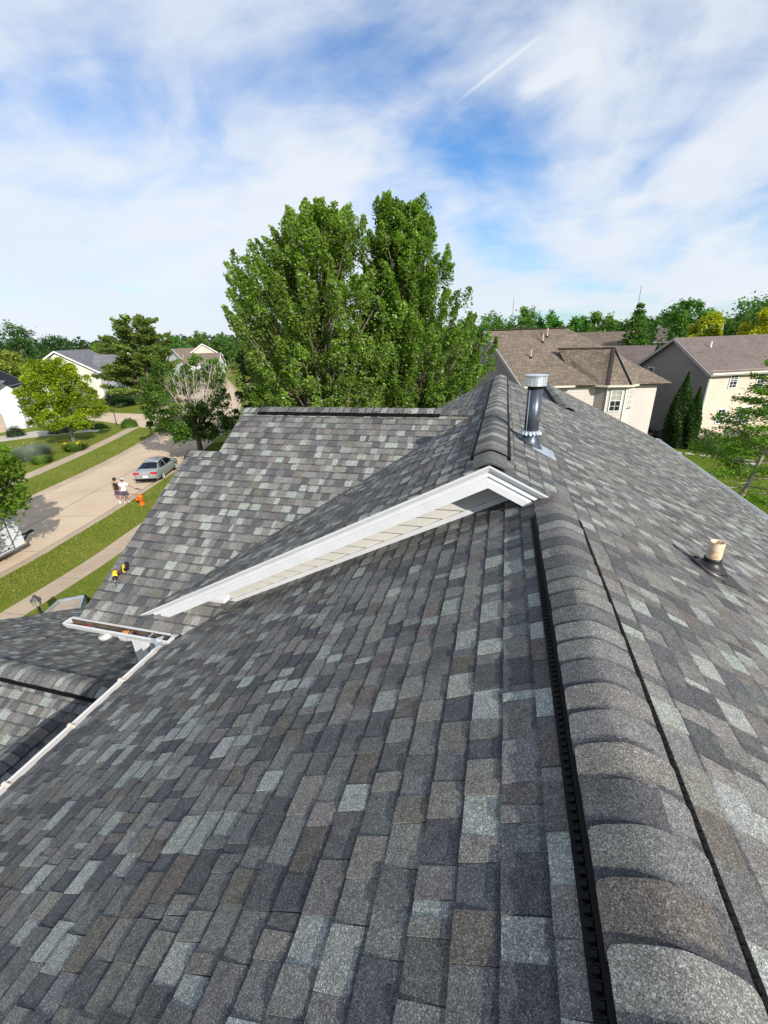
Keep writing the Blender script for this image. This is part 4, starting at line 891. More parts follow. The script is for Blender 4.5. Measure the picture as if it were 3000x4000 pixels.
shrub(17.6, 42.0, 1.5, 1.6, 301, (.035, .085, .012), 'rounded green shrub at the foot of the arborvitae pair', n=3500, yel=.05)
shrub(14.2, 49.0, .9, .8, 302, (.03, .045, .03), 'dark low shrub beside the taupe house door')
shrub(15.3, 46.2, .8, .7, 303, (.02, .03, .022), 'dark low shrub in the mulch bed along the taupe wall')
shrub(21.5, 43.2, 1.6, 1.7, 304, (.05, .055, .015), 'reddish-green shrub below the sunlit wall windows', yel=.1)
shrub(25.0, 44.0, 2.4, 3.4, 305, (.022, .062, .010), 'tall dark shrub at the right frame edge beyond the young tree', n=6000, size=.16)
for i, (x, y) in enumerate([(14.7, 40.3), (15.6, 40.0), (16.5, 39.5), (17.4, 39.1), (18.1, 38.4), (18.9, 37.4), (19.6, 36.2)]):
    mb = MB(); n = 9; rr = random.Random(i); ring = [(x+math.cos(t)*.42*rr.uniform(.75, 1.15), y+math.sin(t)*.3*rr.uniform(.75, 1.15)) for t in np.linspace(0, 2*math.pi, n, endpoint=False)]
    mb.ring_loft([[(a, b, .02) for a, b in ring], [(a, b, .075) for a, b in ring]], False, True); o = mb.build('stepping_stone', M['stone']); tag(o, ORD[i]+' pale stepping stone from the arborvitae end of the lawn path', 'stone', 'stepping stones across the back lawn')
# young feathery tree on the right (bare lower limbs, flat sprays)
def feathery(x, y):
    r = random.Random(5); rn = np.random.default_rng(5); tr = MB(); P = []; H = 8.6; sd = np.array([.92, -.39]); 
    ax = lambda t: np.array([x+sd[0]*1.15*t+.12*math.sin(t*5), y+sd[1]*1.15*t, .0+H*t])
    tr.tube([ax(t) for t in np.linspace(0, 1, 10)], list(np.linspace(.15, .02, 10)), 8)
    for k in range(62):
        t = .16+.82*(k+.5)/62; L_ = 3.5*(1.0-t)**.55+.45; a = k*2.4+r.uniform(-.3, .3); d = np.array([math.cos(a), math.sin(a), r.uniform(.05, .30)]); b = ax(t); tip = b+d*L_; mid = b+d*L_*.5+np.array([0, 0, -.12])
        tr.tube([b, mid, tip], [.038*(1.1-t), .022, .005], 4)
        if t < .30 and r.random() < .75: continue
        m = int(300*L_/2); f = rn.uniform(.35, 1.0, m); cen = b+(tip-b)*f[:, None]; side = np.cross(d, (0, 0, 1)); side /= np.linalg.norm(side)
        P.append(cen+side*rn.normal(0, .22*L_/2, m)[:, None]+np.array([0, 0, 1])*rn.normal(.02, .09, m)[:, None])
    P = np.concatenate(P); n = len(P)
    tree_from('young_tree', 'young feathery tree with bare lower limbs at the right edge', 'tree', None, (x, y, 0), tr, P, .14, leaf_cols(n, 9, (.125, .245, .018), .3), 9, M['bark_pale'], up=1.2)
feathery(12.6, 25.6)
# ------------------------------------------------------------------ neighbouring houses
def lap_wall(name, parent, P0, U, N, poly, mat, lap=.125, proud=.034):
    """wall face built of real overlapping boards; poly convex in (along, z)"""
    P0 = np.asarray(P0, float); U = nrm(U); N = nrm(N); mb = MB(); z0 = min(p[1] for p in poly); z1 = max(p[1] for p in poly); z = z0
    while z < z1:
        q = clip_poly(poly, [(0, -1, -z), (0, 1, z+lap)])
        if len(q) >= 3:
            n = len(q); fr = [P0+U*a+np.array([0, 0, b])+N*(proud*(1-(b-z)/lap)+.004) for a, b in q]; bk = [P0+U*a+np.array([0, 0, b])-N*.02 for a, b in q]
            mb.add(fr+bk, [tuple(range(n))]+[(i, i+n, (i+1) % n+n, (i+1) % n) for i in range(n)])
        z += lap
    return mb.build(name, mat, parent)
def V3(p, z): return np.array([p[0], p[1], z], float)
def window(parent, P, U, N, w, h, cols, rows, frame_mat=None, blind=0.0, name='window', fr=.075, split=True):
    """P = centre on the wall face"""
    P = np.asarray(P, float); U = nrm(U); N = nrm(N); Z = np.array([0, 0, 1.0]); ax = (U, N, Z); mb = MB()
    for s in (-1, 1): mb.box(P+U*s*(w/2-fr/2)+N*.035, (fr, .07, h), ax); mb.box(P+Z*s*(h/2-fr/2)+N*.035, (w-2*fr, .07, fr), ax)
    if split: mb.box(P+N*.034, (w-2*fr, .05, .05), ax)
    for c in range(1, cols): mb.box(P+U*(-w/2+w*c/cols)+N*.028, (.028, .03, h-2*fr), ax)
    for r in range(1, rows): mb.box(P+Z*(-h/2+h*r/rows)+N*.0285, (w-2*fr, .03, .028), ax)
    o = mb.build(name, frame_mat or M['trim_w'], parent)
    MB().box(P+N*.016, (w-2*fr+.01, .012, h-2*fr+.01), ax).build('pane', M['glass'], o)
    if blind:
        nb = int(blind*h/.07)
        b = MB()
        for i in range(nb): b.box(P+Z*(h/2-fr-.035-i*.07)+N*.023, (w-2*fr, .008, .055), ax)
        b.build('blind', M['blind'], o)
    return o
def slope_quad(name, parent, pts, mat, th=.12):
    """pts: eave0, eave1, ridge1, ridge0 (any planar polygon from the eave up)"""
    P = [np.asarray(p, float) for p in pts]; U = nrm(P[1]-P[0]); nn = nrm(np.cross(P[1]-P[0], P[2]-P[0])); nn = nn if nn[2] > 0 else -nn; Vv = np.cross(nn, U)
    uv = [(float((p-P[0])@U), float((p-P[0])@Vv)) for p in P]; n = len(P); mb = MB()
    mb.add(P+[p-nn*th for p in P], [tuple(range(n)), tuple(range(2*n-1, n-1, -1))]+[(i, i+n, (i+1) % n+n, (i+1) % n) for i in range(n)], None, uv+uv)
    return mb.build(name, mat, parent)
def beam(parent, a, b, w, h, mat, name, up=(0, 0, 1)):
    a = np.asarray(a, float); b = np.asarray(b, float); D = nrm(b-a); S = nrm(np.cross(D, up)); Uu = np.cross(S, D)
    return MB().box((a+b)/2, (np.linalg.norm(b-a), w, h), (D, S, Uu)).build(name, mat, parent)
def gable_house(name, label, C0, u, v, W, L, eave, ridge, wall_g, wall_s, roof, trim, oh=.45, group=None, lap=.125, back=True):
    u = nrm(np.array(u, float)); v = nrm(np.array(v, float)); C0 = np.array(C0, float); e = empty(name, (C0[0], C0[1], 0), label, 'house', group)
    u3 = V3(u, 0); v3 = V3(v, 0); c = V3(C0, 0); slope = (ridge-eave)/(W/2)
    lap_wall('gable_wall', e, c, u3, -v3, [(0, 0), (W, 0), (W, eave), (W/2, ridge-.05), (0, eave)], wall_g, lap)
    lap_wall('side_wall', e, c, v3, -u3, [(0, 0), (L, 0), (L, eave), (0, eave)], wall_s, lap)
    cw = MB(); cw.add([c+v3*L, c+u3*W+v3*L, c+u3*W+v3*L+V3((0, 0), eave), c+u3*W/2+v3*L+V3((0, 0), ridge-.05), c+v3*L+V3((0, 0), eave)], [(0, 1, 2, 3, 4)]); cw.build('rear_wall', wall_g, e)
    MB().add([c+u3*W, c+u3*W+v3*L, c+u3*W+v3*L+V3((0, 0), eave), c+u3*W+V3((0, 0), eave)], [(0, 1, 2, 3)]).build('side_wall', wall_s, e)
    ez = eave-slope*oh; r0 = c+u3*W/2-v3*oh+V3((0, 0), ridge); r1 = c+u3*W/2+v3*(L+oh)+V3((0, 0), ridge)
    for s, base in ((-1, c-u3*oh), (1, c+u3*(W+oh))):
        a = base-v3*oh+V3((0, 0), ez); b = base+v3*(L+oh)+V3((0, 0), ez); ro = slope_quad('roof_slope', e, [a, b, r1, r0] if s < 0 else [b, a, r0, r1], roof)
        beam(e, a-v3*.02+V3((0, 0), -.14), r0-v3*.02+V3((0, 0), -.14), .05, .24, trim, 'barge_board')
        beam(e, b+V3((0, 0), -.14), r1+V3((0, 0), -.14), .05, .24, trim, 'barge_board')
        beam(e, a+u3*s*.05+V3((0, 0), -.09), b+u3*s*.05+V3((0, 0), -.09), .12, .12, trim, 'gutter')
    return e, c, u3, v3
# taupe gabled house on the right
u = nrm(np.array([3.8, -8.05])); v = nrm(np.array([8.05, 3.8]))
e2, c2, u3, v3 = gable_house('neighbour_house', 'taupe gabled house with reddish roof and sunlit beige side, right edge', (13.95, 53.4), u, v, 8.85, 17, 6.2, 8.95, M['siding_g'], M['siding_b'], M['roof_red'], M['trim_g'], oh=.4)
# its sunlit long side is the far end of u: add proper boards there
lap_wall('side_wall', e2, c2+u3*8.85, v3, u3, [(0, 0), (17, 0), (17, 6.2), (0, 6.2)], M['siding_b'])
beam(e2, c2+u3*9.36+v3*-.3+V3((0, 0), 5.98), c2+u3*9.36+v3*17+V3((0, 0), 5.98), .13, .13, M['trim_c'], 'gutter')
beam(e2, c2+u3*8.90+v3*.10+V3((0, 0), 0.1), c2+u3*8.90+v3*.10+V3((0, 0), 5.9), .09, .09, M['trim_w'], 'downspout', (1, 0, 0))
beam(e2, c2+u3*8.87-v3*.03+V3((0, 0), 0.05), c2+u3*8.87-v3*.03+V3((0, 0), 6.0), .12, .05, M['trim_g'], 'corner_board', (1, 0, 0))
for a, z, w, h, cc, rr in ((2.60, 5.35, .86, 1.5, 2, 5), (5.5, 5.35, .86, 1.5, 2, 5), (9.2, 5.35, .86, 1.5, 2, 5), (2.2, 2.1, .86, 1.4, 2, 4), (4.7, 2.05, 1.6, 1.6, 4, 4)):
    window(e2, c2+u3*8.87+v3*a+V3((0, 0), z), v3, u3, w, h, cc, rr)
window(e2, c2+u3*1.95-v3*.01+V3((0, 0), 5.55), u3, -v3, .85, 1.2, 1, 1, blind=0, split=False)
d_ = MB(); d_.box(c2+u3*2.25-v3*.03+V3((0, 0), 1.4), (1.0, .06, 2.1), (u3, v3, np.array([0, 0, 1.0]))); do = d_.build('door', m_plain('pale_grey_door', (.42, .43, .43), .5), e2)
for s in (-1, 1): beam(do, c2+u3*(2.25+s*.58)-v3*.035+V3((0, 0), .3), c2+u3*(2.25+s*.58)-v3*.035+V3((0, 0), 2.55), .14, .05, M['trim_g'], 'door_frame', (1, 0, 0))
window(do, c2+u3*2.25-v3*.06+V3((0, 0), 1.95), u3, -v3, .62, .85, 3, 3, M['trim_w'], name='door_light', split=False)
MB().lathe(c2+u3*6.0+v3*2.3+V3((0, 0), 8.0), [(.07, 0), (.07, .55)], 10).build('vent_pipe', M['trim_w'], e2)
# its lower wing behind the bay
slope_quad('roof_slope', e2, [(7.6, 56.5, 6.25), (14.6, 53.2, 6.25), (16.4, 57.0, 8.05), (9.4, 60.3, 8.05)], M['roof_red'])
lap_wall('wing_wall', e2, (8.0, 56.9, 0), (.9, -.43, 0), (-.43, -.9, 0), [(0, 0), (7, 0), (7, 6.1), (0, 6.1)], M['siding_g'])
MB().add([(9.4, 60.3, 8.05), (16.4, 57.0, 8.05), (18.2, 60.8, 6.25), (11.2, 64.1, 6.25)], [(0, 1, 2, 3)]).build('roof_slope', M['roof_red'], e2)
# brown-roofed house with the angled bay
e1 = empty('neighbour_house', (5, 44, 0), 'beige house with brown shingle roof and angled bay beyond our right slope', 'house')
EZ = 5.72; RZ = 10.15
main = [(1.2, 39.0, EZ), (6.6, 40.5, EZ), (6.6, 40.5, EZ), ]
# main slope facing us: eave from (1.5,38.2) to (12.6,41.6), ridge parallel behind
me0 = np.array([1.55, 38.1]); mdir = nrm(np.array([11.0, 2.2])); mn = np.array([-mdir[1], mdir[0]])
rdist = 7.4
E0 = me0; E1 = me0+mdir*12.0; Rg0 = me0+mn*rdist-mdir*2.2; Rg1 = me0+mdir*5.5+mn*rdist
slope_quad('roof_slope', e1, [V3(E0, EZ), V3(E1, EZ), V3(Rg1, RZ), V3(Rg0+mdir*0.0, RZ)], M['roof_brown'])
slope_quad('roof_slope', e1, [V3(E1+mn*2*rdist, EZ), V3(E0+mn*2*rdist-mdir*4, EZ), V3(Rg0, RZ), V3(Rg1, RZ)], M['roof_brown'])
slope_quad('roof_slope', e1, [V3(E1, EZ), V3(E1+mn*2*rdist, EZ), V3(Rg1, RZ)], M['roof_brown'])
beam(e1, V3(E0-mdir*.05, EZ-.12), V3(Rg0-mdir*.05, RZ-.12), .08, .30, M['trim_g'], 'barge_board')
beam(e1, V3(Rg0, RZ+.03), V3(Rg1, RZ+.03), .34, .06, M['roof_brown'], 'ridge_cap_row')
lap_wall('gable_wall', e1, V3(E0+mdir*.5, 0), V3(mn-mdir*.30, 0), V3(-mdir, 0), [(0, 0), (14.6, 0), (14.6, EZ-.1), (7.6, RZ-.35), (0, EZ-.1)], M['siding_g'])  # darker siding than the front: this gable's shade is put into its colour
lap_wall('front_wall', e1, V3(me0+mdir*.6+mn*.5, 0), V3(mdir, 0), V3(-mn, 0), [(0, 0), (10.5, 0), (10.5, EZ-.1), (0, EZ-.1)], M['siding_p'])
beam(e1, V3(E0-mn*.06, EZ-.06), V3(E0+mdir*4.3-mn*.06, EZ-.06), .13, .13, M['trim_c'], 'gutter')
# bay: ridge square to the main slope, three-sided hipped end
b0 = me0+mdir*4.3          # inner corner on the eave
bp = [np.array([5.95, 40.2]), np.array([8.25, 38.9]), np.array([10.0, 39.1]), np.array([11.75, 41.3])]   # eave corners, seen from us
apx = np.array([8.75, 41.3]); apz = 8.45; inn = np.array([4.5, 42.4])
slope_quad('bay_roof', e1, [V3(bp[0], EZ), V3(bp[1], EZ), V3(apx, apz), V3(inn, apz)], M['roof_brown'])
slope_quad('bay_roof', e1, [V3(bp[1], EZ), V3(bp[2], EZ), V3(apx, apz)], M['roof_brown'])
slope_quad('bay_roof', e1, [V3(bp[2], EZ), V3(bp[3], EZ), V3(apx, apz)], M['roof_brown'])
slope_quad('bay_roof', e1, [V3(bp[3], EZ), V3(inn+np.array([6, 4]), apz-1), V3(inn, apz), V3(apx, apz)], M['roof_brown'])
for a, b in ((0, 1), (1, 2), (2, 3)):
    beam(e1, V3(bp[a], EZ-.07), V3(bp[b], EZ-.07), .14, .14, M['trim_c'], 'gutter')
    U = nrm(V3(bp[b]-bp[a], 0)); Nn = np.array([U[1], -U[0], 0]); ins = .42; Lw = np.linalg.norm(bp[b]-bp[a])-.3
    P0 = V3(bp[a], 0)+U*.15-Nn*ins
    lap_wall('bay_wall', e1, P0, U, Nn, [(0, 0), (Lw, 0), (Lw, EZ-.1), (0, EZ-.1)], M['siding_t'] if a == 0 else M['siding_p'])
    beam(e1, P0+V3((0, 0), .1)+Nn*.03, P0+V3((0, 0), EZ-.15)+Nn*.03, .11, .05, M['trim_w'], 'corner_board', (1, 0, 0))
    if a == 1: window(e1, P0+U*Lw*.50+Nn*.02+V3((0, 0), 4.45), U, Nn, .92, 1.75, 2, 4, blind=.5)
    if a == 2: window(e1, P0+U*Lw*.34+Nn*.02+V3((0, 0), 4.45), U, Nn, 1.05, 1.75, 2, 4, blind=.85)
beam(e1, V3(bp[1], EZ+.05), V3(apx, apz+.05), .22, .05, M['roof_brown'], 'hip_cap_row'); beam(e1, V3(bp[2], EZ+.05), V3(apx, apz+.05), .12, .05, M['roof_black'], 'hip_cap_row'); beam(e1, V3(inn, apz+.04), V3(apx, apz+.04), .25, .05, M['roof_black'], 'ridge_cap_row')
for (t, k, h) in ((4.35, 5.5, .75), (4.9, 6.2, .8), (2.9, 3.5, .7)):
    p_ = me0+mdir*(t-1.5)+mn*k; MB().lathe(V3(p_, EZ+(RZ-EZ)*k/rdist-.05), [(.06, 0), (.06, h)], 8).build('vent_pipe', M['pvc'], e1); MB().lathe(V3(p_, EZ+(RZ-EZ)*k/rdist-.05), [(.2, 0), (.07, .14)], 8).build('vent_boot', M['rubber'], e1)
# white house across the street
uw = np.array([-.9, -.436]); vw = np.array([-.436, .9])
e3, c3, u3, v3 = gable_house('white_house', 'cream-white house with grey roof beyond the yellow-green maple', (-77.2, 70.0), uw, vw, 13, 14, 5.5, 9.35, M['siding_c'], M['siding_w'], M['roof_grey'], M['trim_w'], oh=.5)
lap_wall('front_gable', e3, (-74.9, 74.2, 0), (-.42, .9, 0), (.9, .42, 0), [(0, 0), (6.4, 0), (6.4, 5.6), (3.2, 8.3), (0, 5.6)], M['siding_w'])
slope_quad('roof_slope', e3, [(-74.1, 74.0, 5.5), (-80.0, 71.2, 5.5), (-81.7, 74.1, 8.35), (-75.8, 76.9, 8.35)], M['roof_grey'])
beam(e3, (-74.4, 73.7, 5.6), (-75.9, 77.2, 8.5), .1, .3, M['trim_w'], 'barge_board'); beam(e3, (-77.3, 80.6, 5.6), (-75.9, 77.2, 8.5), .1, .3, M['trim_w'], 'barge_board')
for a, z in ((1.6, 4.3), (4.6, 4.3), (1.6, 1.5), (4.6, 1.5)):
    P = np.array((-74.9, 74.2, z))+np.array([-.42, .9, 0])*a; w = window(e3, P+np.array([.02, .01, 0]), (-.42, .9, 0), (.9, .42, 0), 1.1, 1.7, 2, 4)
    for s in (-1, 1): MB().box(P+nrm((-.42, .9, 0))*s*.85+nrm((.9, .42, 0))*.05, (.5, .05, 1.7), (nrm((-.42, .9, 0)), nrm((.9, .42, 0)), (0, 0, 1))).build('shutter', M['shutter'], w)
mb = MB(); mb.lathe(np.array((-74.9, 74.2, 6.4))+np.array([-.42, .9, 0])*3.2+np.array([.03, .01, 0]), [(.9, 0), (.9, .06)], 20, (.9, .42, 0)); mb.build('arched_window', M['trim_w'], e3)
mb = MB(); mb.lathe(np.array((-74.9, 74.2, 6.4))+np.array([-.42, .9, 0])*3.2+np.array([.06, .03, 0]), [(.74, 0), (.74, .06)], 20, (.9, .42, 0)); mb.build('pane', M['glass'], e3)
# dark-roofed white house at the left edge
e4, c4, u3, v3 = gable_house('white_house', 'white house with nearly black roof cut by the left frame edge', (-64.0, 42.8), (-.80, -.60), (-.60, .80), 10, 9, 5.3, 8.6, M['siding_w'], M['siding_w'], M['roof_black'], M['trim_w'], oh=.5)
lap_wall('front_gable', e4, (-62.6, 40.0, 0), (.25, .97, 0), (.97, -.25, 0), [(0, 0), (3.0, 0), (3.0, 5.0), (1.5, 6.2), (0, 5.0)], M['siding_w']); beam(e4, (-62.4, 40.0, 0), (-62.4, 40.0, 2.4), .9, .5, M['brick'], 'brick_pier', (1, 0, 0))
slope_quad('roof_slope', e4, [(-61.8, 39.4, 5.0), (-66, 40.6, 5.0), (-65.4, 42.6, 6.3), (-61.2, 41.6, 6.3)], M['roof_grey'])
window(e4, (-62.45, 41.0, 3.6), (.25, .97, 0), (.97, -.25, 0), .9, 1.4, 2, 2)
MB().bb((-63.9, 43.3, 0), (-60.9, 47.0, 2.6)).build('porch', M['siding_w'], e4); slope_quad('porch_roof', e4, [(-60.3, 42.9, 2.6), (-61.3, 47.5, 2.6), (-64.8, 46.7, 3.6), (-63.8, 42.1, 3.6)], M['roof_grey'])
# far houses
def far_house(label, C0, u, v, W, L, eave, ridge, wall, roof, group=None):
    return gable_house('far_house', label, C0, u, v, W, L, eave, ridge, wall, wall, roof, M['trim_w'], oh=.5, lap=.22)
f1 = far_house('far white house with brown roof and small front gable, past the pine', (-96, 118), (-.92, .39), (.39, .92), 9, 12, 5.6, 8.4, M['siding_w'], M['roof_brown'])
f2 = far_house('far tan gable end with white trim between the trees', (-89.5, 128.5), (-.80, -.60), (-.6, .8), 10.5, 12, 6.2, 9.6, M['siding_b'], M['roof_grey'])
f3 = far_house('far white house with a low brown roof at the end of the street', (-83.5, 117.5), (-.35, .94), (-.94, -.35), 7, 10, 4.4, 6.9, M['siding_w'], M['roof_brown'])
f4 = far_house('far cream house with brown roof right of the spruce', (33.2, 113), (-.4, -.92), (.92, -.4), 9, 10, 7.4, 10.3, M['siding_c'], M['roof_red'])
f5 = far_house('far house with pale brown roof left of the spruce', (27.5, 112), (-.4, -.92), (-.92, .4), 9, 12, 6.6, 9.3, M['siding_c'], M['roof_brown'])
for (fe, P, U, N) in ((f1[0], (-95.6, 118.0, 4.2), (-.92, .39, 0), (-.39, -.92, 0)), (f3[0], (-84.2, 119.4, 2.8), (-.35, .94, 0), (.94, .35, 0))):
    for k in range(3): window(fe, np.array(P)+nrm(U)*(1.5+k*2.4)+nrm(N)*.03, U, N, 1.1, 1.5, 2, 2)
for lab, x, y, H in (('thin radio mast left of the spruce on the skyline', 3.03, 300, 29), ('taller thin radio mast behind the spruce on the skyline', 70.4, 291.6, 31)):
    e = empty('radio_mast', (x, y, 0), lab, 'mast'); MB().tube([(x, y, 0), (x, y, H)], [.35, .22], 6).build('mast_pole', M['trim_g'], e)

# ------------------------------------------------------------------ things along the street
def car(loc, ang):
    e = empty('parked_car', loc, 'silver four-door sedan parked at the near kerb', 'car'); ca, sa = math.cos(ang), math.sin(ang)
    # local: x forward (length 4.8), y left, z up
    T = lambda p: np.array([loc[0]+p[0]*ca-p[1]*sa, loc[1]+p[0]*sa+p[1]*ca, loc[2]+p[2]])
    paint = m_plain('silver_paint', (.40, .435, .43), .28, .55, .6, .02); gls = m_glass('car_glass', (.008, .008, .010), .05); red = m_plain('tail_red', (.45, .012, .02), .2, 0, .6, .2, 8)
    xs = [-2.40, -2.36, -2.20, -1.85, -1.35, -.6, .3, 1.1, 1.7, 2.1, 2.33, 2.40]
    beltz = [.80, .92, 1.03, 1.06, 1.05, 1.01, .98, .97, .93, .86, .74, .60]; wid = [.70, .80, .86, .90, .915, .92, .92, .915, .89, .83, .70, .58]; lowz = [.42, .34, .28, .24, .2, .2, .2, .2, .22, .24, .28, .36]
    mb = MB(); rings = []
    for x, b, w, l in zip(xs, beltz, wid, lowz):
        rings.append([T(p) for p in ((x, -w*.82, l), (x, -w*.97, l+.10), (x, -w, (l+b)/2), (x, -w*.96, b-.10), (x, -w*.88, b-.01), (x, -w*.45, b+.025), (x, w*.45, b+.025), (x, w*.88, b-.01), (x, w*.96, b-.10), (x, w, (l+b)/2), (x, w*.97, l+.10), (x, w*.82, l))])
    mb.ring_loft(rings); mb.build('body', paint, e, True)
    def band(rows, name, mat, smooth=True):
        m_ = MB(); m_.ring_loft([[T(p) for p in r] for r in rows], False, False, closed=False); return m_.build(name, mat, e, smooth)
    roofx = [-1.02, -.7, -.1, .35, .62]; rz = [1.40, 1.455, 1.475, 1.45, 1.40]; rw = [.56, .60, .615, .61, .57]
    m_ = MB(); m_.ring_loft([[T((x, -w, z-.05)), T((x, -w*.8, z)), T((x, 0, z+.025)), T((x, w*.8, z)), T((x, w, z-.05)), T((x, w*.9, z-.09)), T((x, -w*.9, z-.09))] for x, z, w in zip(roofx, rz, rw)]); m_.build('roof', paint, e, True)
    band([[(-1.78, -.72, 1.07), (-1.85, 0, 1.10), (-1.78, .72, 1.07)], [(-1.02, -.54, 1.37), (-1.05, 0, 1.415), (-1.02, .54, 1.37)]], 'rear_window', gls)
    band([[(1.28, -.76, .99), (1.36, 0, 1.02), (1.28, .76, .99)], [(.62, -.55, 1.37), (.64, 0, 1.41), (.62, .55, 1.37)]], 'windscreen', gls)
    for s in (-1, 1):
        band([[(-1.50, s*.845, 1.045), (-.85, s*.63, 1.31)], [(-.45, s*.87, 1.02), (-.42, s*.645, 1.385)], [(.35, s*.87, 1.0), (.20, s*.645, 1.385)], [(1.08, s*.83, .995), (.52, s*.61, 1.35)]], 'side_window', gls, False)
        for pts in ([(-1.74, s*.76, 1.06), (-1.02, s*.585, 1.36)], [(-.43, s*.88, 1.01), (-.40, s*.655, 1.395)], [(1.24, s*.79, .99), (.60, s*.58, 1.36)]): MB().tube([T(p) for p in pts], .035, 6).build('pillar', M['black_s'] if abs(pts[0][0]+.43) < .01 else paint, e)
        MB().tube([T((.75, s*.86, 1.05)), T((.78, s*1.0, 1.08)), T((.66, s*1.02, 1.08))], [.03, .07, .06], 6).build('mirror', paint, e)
        MB().box(T((-.95, s*.925, .84)), (.2, .03, .03), (T((1, 0, 0))-T((0, 0, 0)), T((0, 1, 0))-T((0, 0, 0)), (0, 0, 1))).build('door_handle', M['galv'], e); MB().box(T((.15, s*.925, .83)), (.2, .03, .03), (T((1, 0, 0))-T((0, 0, 0)), T((0, 1, 0))-T((0, 0, 0)), (0, 0, 1))).build('door_handle', M['galv'], e)
        MB().ring_loft([[T((-2.405+.05*j, s*y0, z)) for y0, z in ((.40, .80), (.80, .76), (.845, .93), (.42, .95))] for j in (0, 1)]).build('tail_light', red, e)
        MB().ring_loft([[T((-2.30-.0*j-.085*j, s*y0, z)) for y0, z in ((.80, .78), (.895, .80), (.885, .94), (.80, .95))] for j in (0, 1)]).build('tail_light', red, e)
        for wx in (-1.36, 1.38):
            wh = MB(); wh.lathe(T((wx, s*.79, .33)), [(.20, -.11*s), (.325, -.10*s), (.335, -.02*s), (.335, .08*s), (.31, .115*s), (.225, .12*s)], 22, T((0, 1, 0))-T((0, 0, 0))); w = wh.build('wheel', M['rubber'], e, True)
            rm = MB(); ax_ = T((0, 1, 0))-T((0, 0, 0)); rm.lathe(T((wx, s*.79, .33)), [(.225, .118*s), (.235, .135*s), (.20, .125*s), (.18, .08*s)], 22, ax_)
            for q in range(5):
                a = q*2*math.pi/5; rm.tube([T((wx, s*(.79+.12), .33)), T((wx+math.cos(a)*.21, s*(.79+.128), .33+math.sin(a)*.21))], .032, 5)
            rm.build('rim', M['galv'], w)
            MB().lathe(T((wx, s*.80, .33)), [(.36, -.12*s), (.36, .10*s)], 20, ax_).build('wheel_arch', M['black'], e)
    MB().box(T((-2.40, 0, .60)), (.34, .02, .17), (T((0, 1, 0))-T((0, 0, 0)), T((1, 0, 0))-T((0, 0, 0)), (0, 0, 1))).build('licence_plate', M['trim_w'], e)
    MB().box(T((-2.36, 0, .36)), (1.5, .12, .16), (T((0, 1, 0))-T((0, 0, 0)), T((1, 0, 0))-T((0, 0, 0)), (0, 0, 1))).build('bumper_skirt', M['black'], e)
    MB().box(T((-2.415, 0, .87)), (.22, .015, .05), (T((0, 1, 0))-T((0, 0, 0)), T((1, 0, 0))-T((0, 0, 0)), (0, 0, 1))).build('badge', M['galv'], e)
    MB().tube([T((-1.15, 0, 1.40)), T((-1.0, 0, 1.50)), T((-.88, 0, 1.44))], [.02, .02, .01], 5).build('antenna_fin', paint, e)
car((-27.05, 27.6, -.085), math.atan2(2.58, -.95))
def hydrant(x, y):
    z = .0; e = empty('fire_hydrant', (x, y, z), 'orange fire hydrant on the grass by the kerb', 'hydrant'); m = m_plain('orange_enamel', (.78, .13, .006), .4, 0, .5, .08)
    MB().lathe((x, y, z), [(.20, 0), (.20, .05), (.14, .06), (.13, .12), (.125, .48), (.155, .49), (.155, .54), (.14, .55)], 18).build('barrel', m, e, True)
    MB().lathe((x, y, z), [(.165, .54), (.165, .58), (.135, .66), (.07, .73), (.03, .745)], 18).build('bonnet', m, e, True); MB().lathe((x, y, z), [(.035, .74), (.032, .81)], 5).build('operating_nut', m, e)
    dirs = ((-.8, .6, 0), (.8, -.6, 0), (-.6, -.8, 0))
    for k, d in enumerate(dirs): MB().lathe((x, y, z+.42), [(.07 if k < 2 else .09, .10), (.07 if k < 2 else .09, .20), (.085 if k < 2 else .11, .20), (.085 if k < 2 else .11, .25), (.03, .26), (.03, .29)], 12, d).build('outlet_cap', m, e, True)
hydrant(-22.95, 21.35)
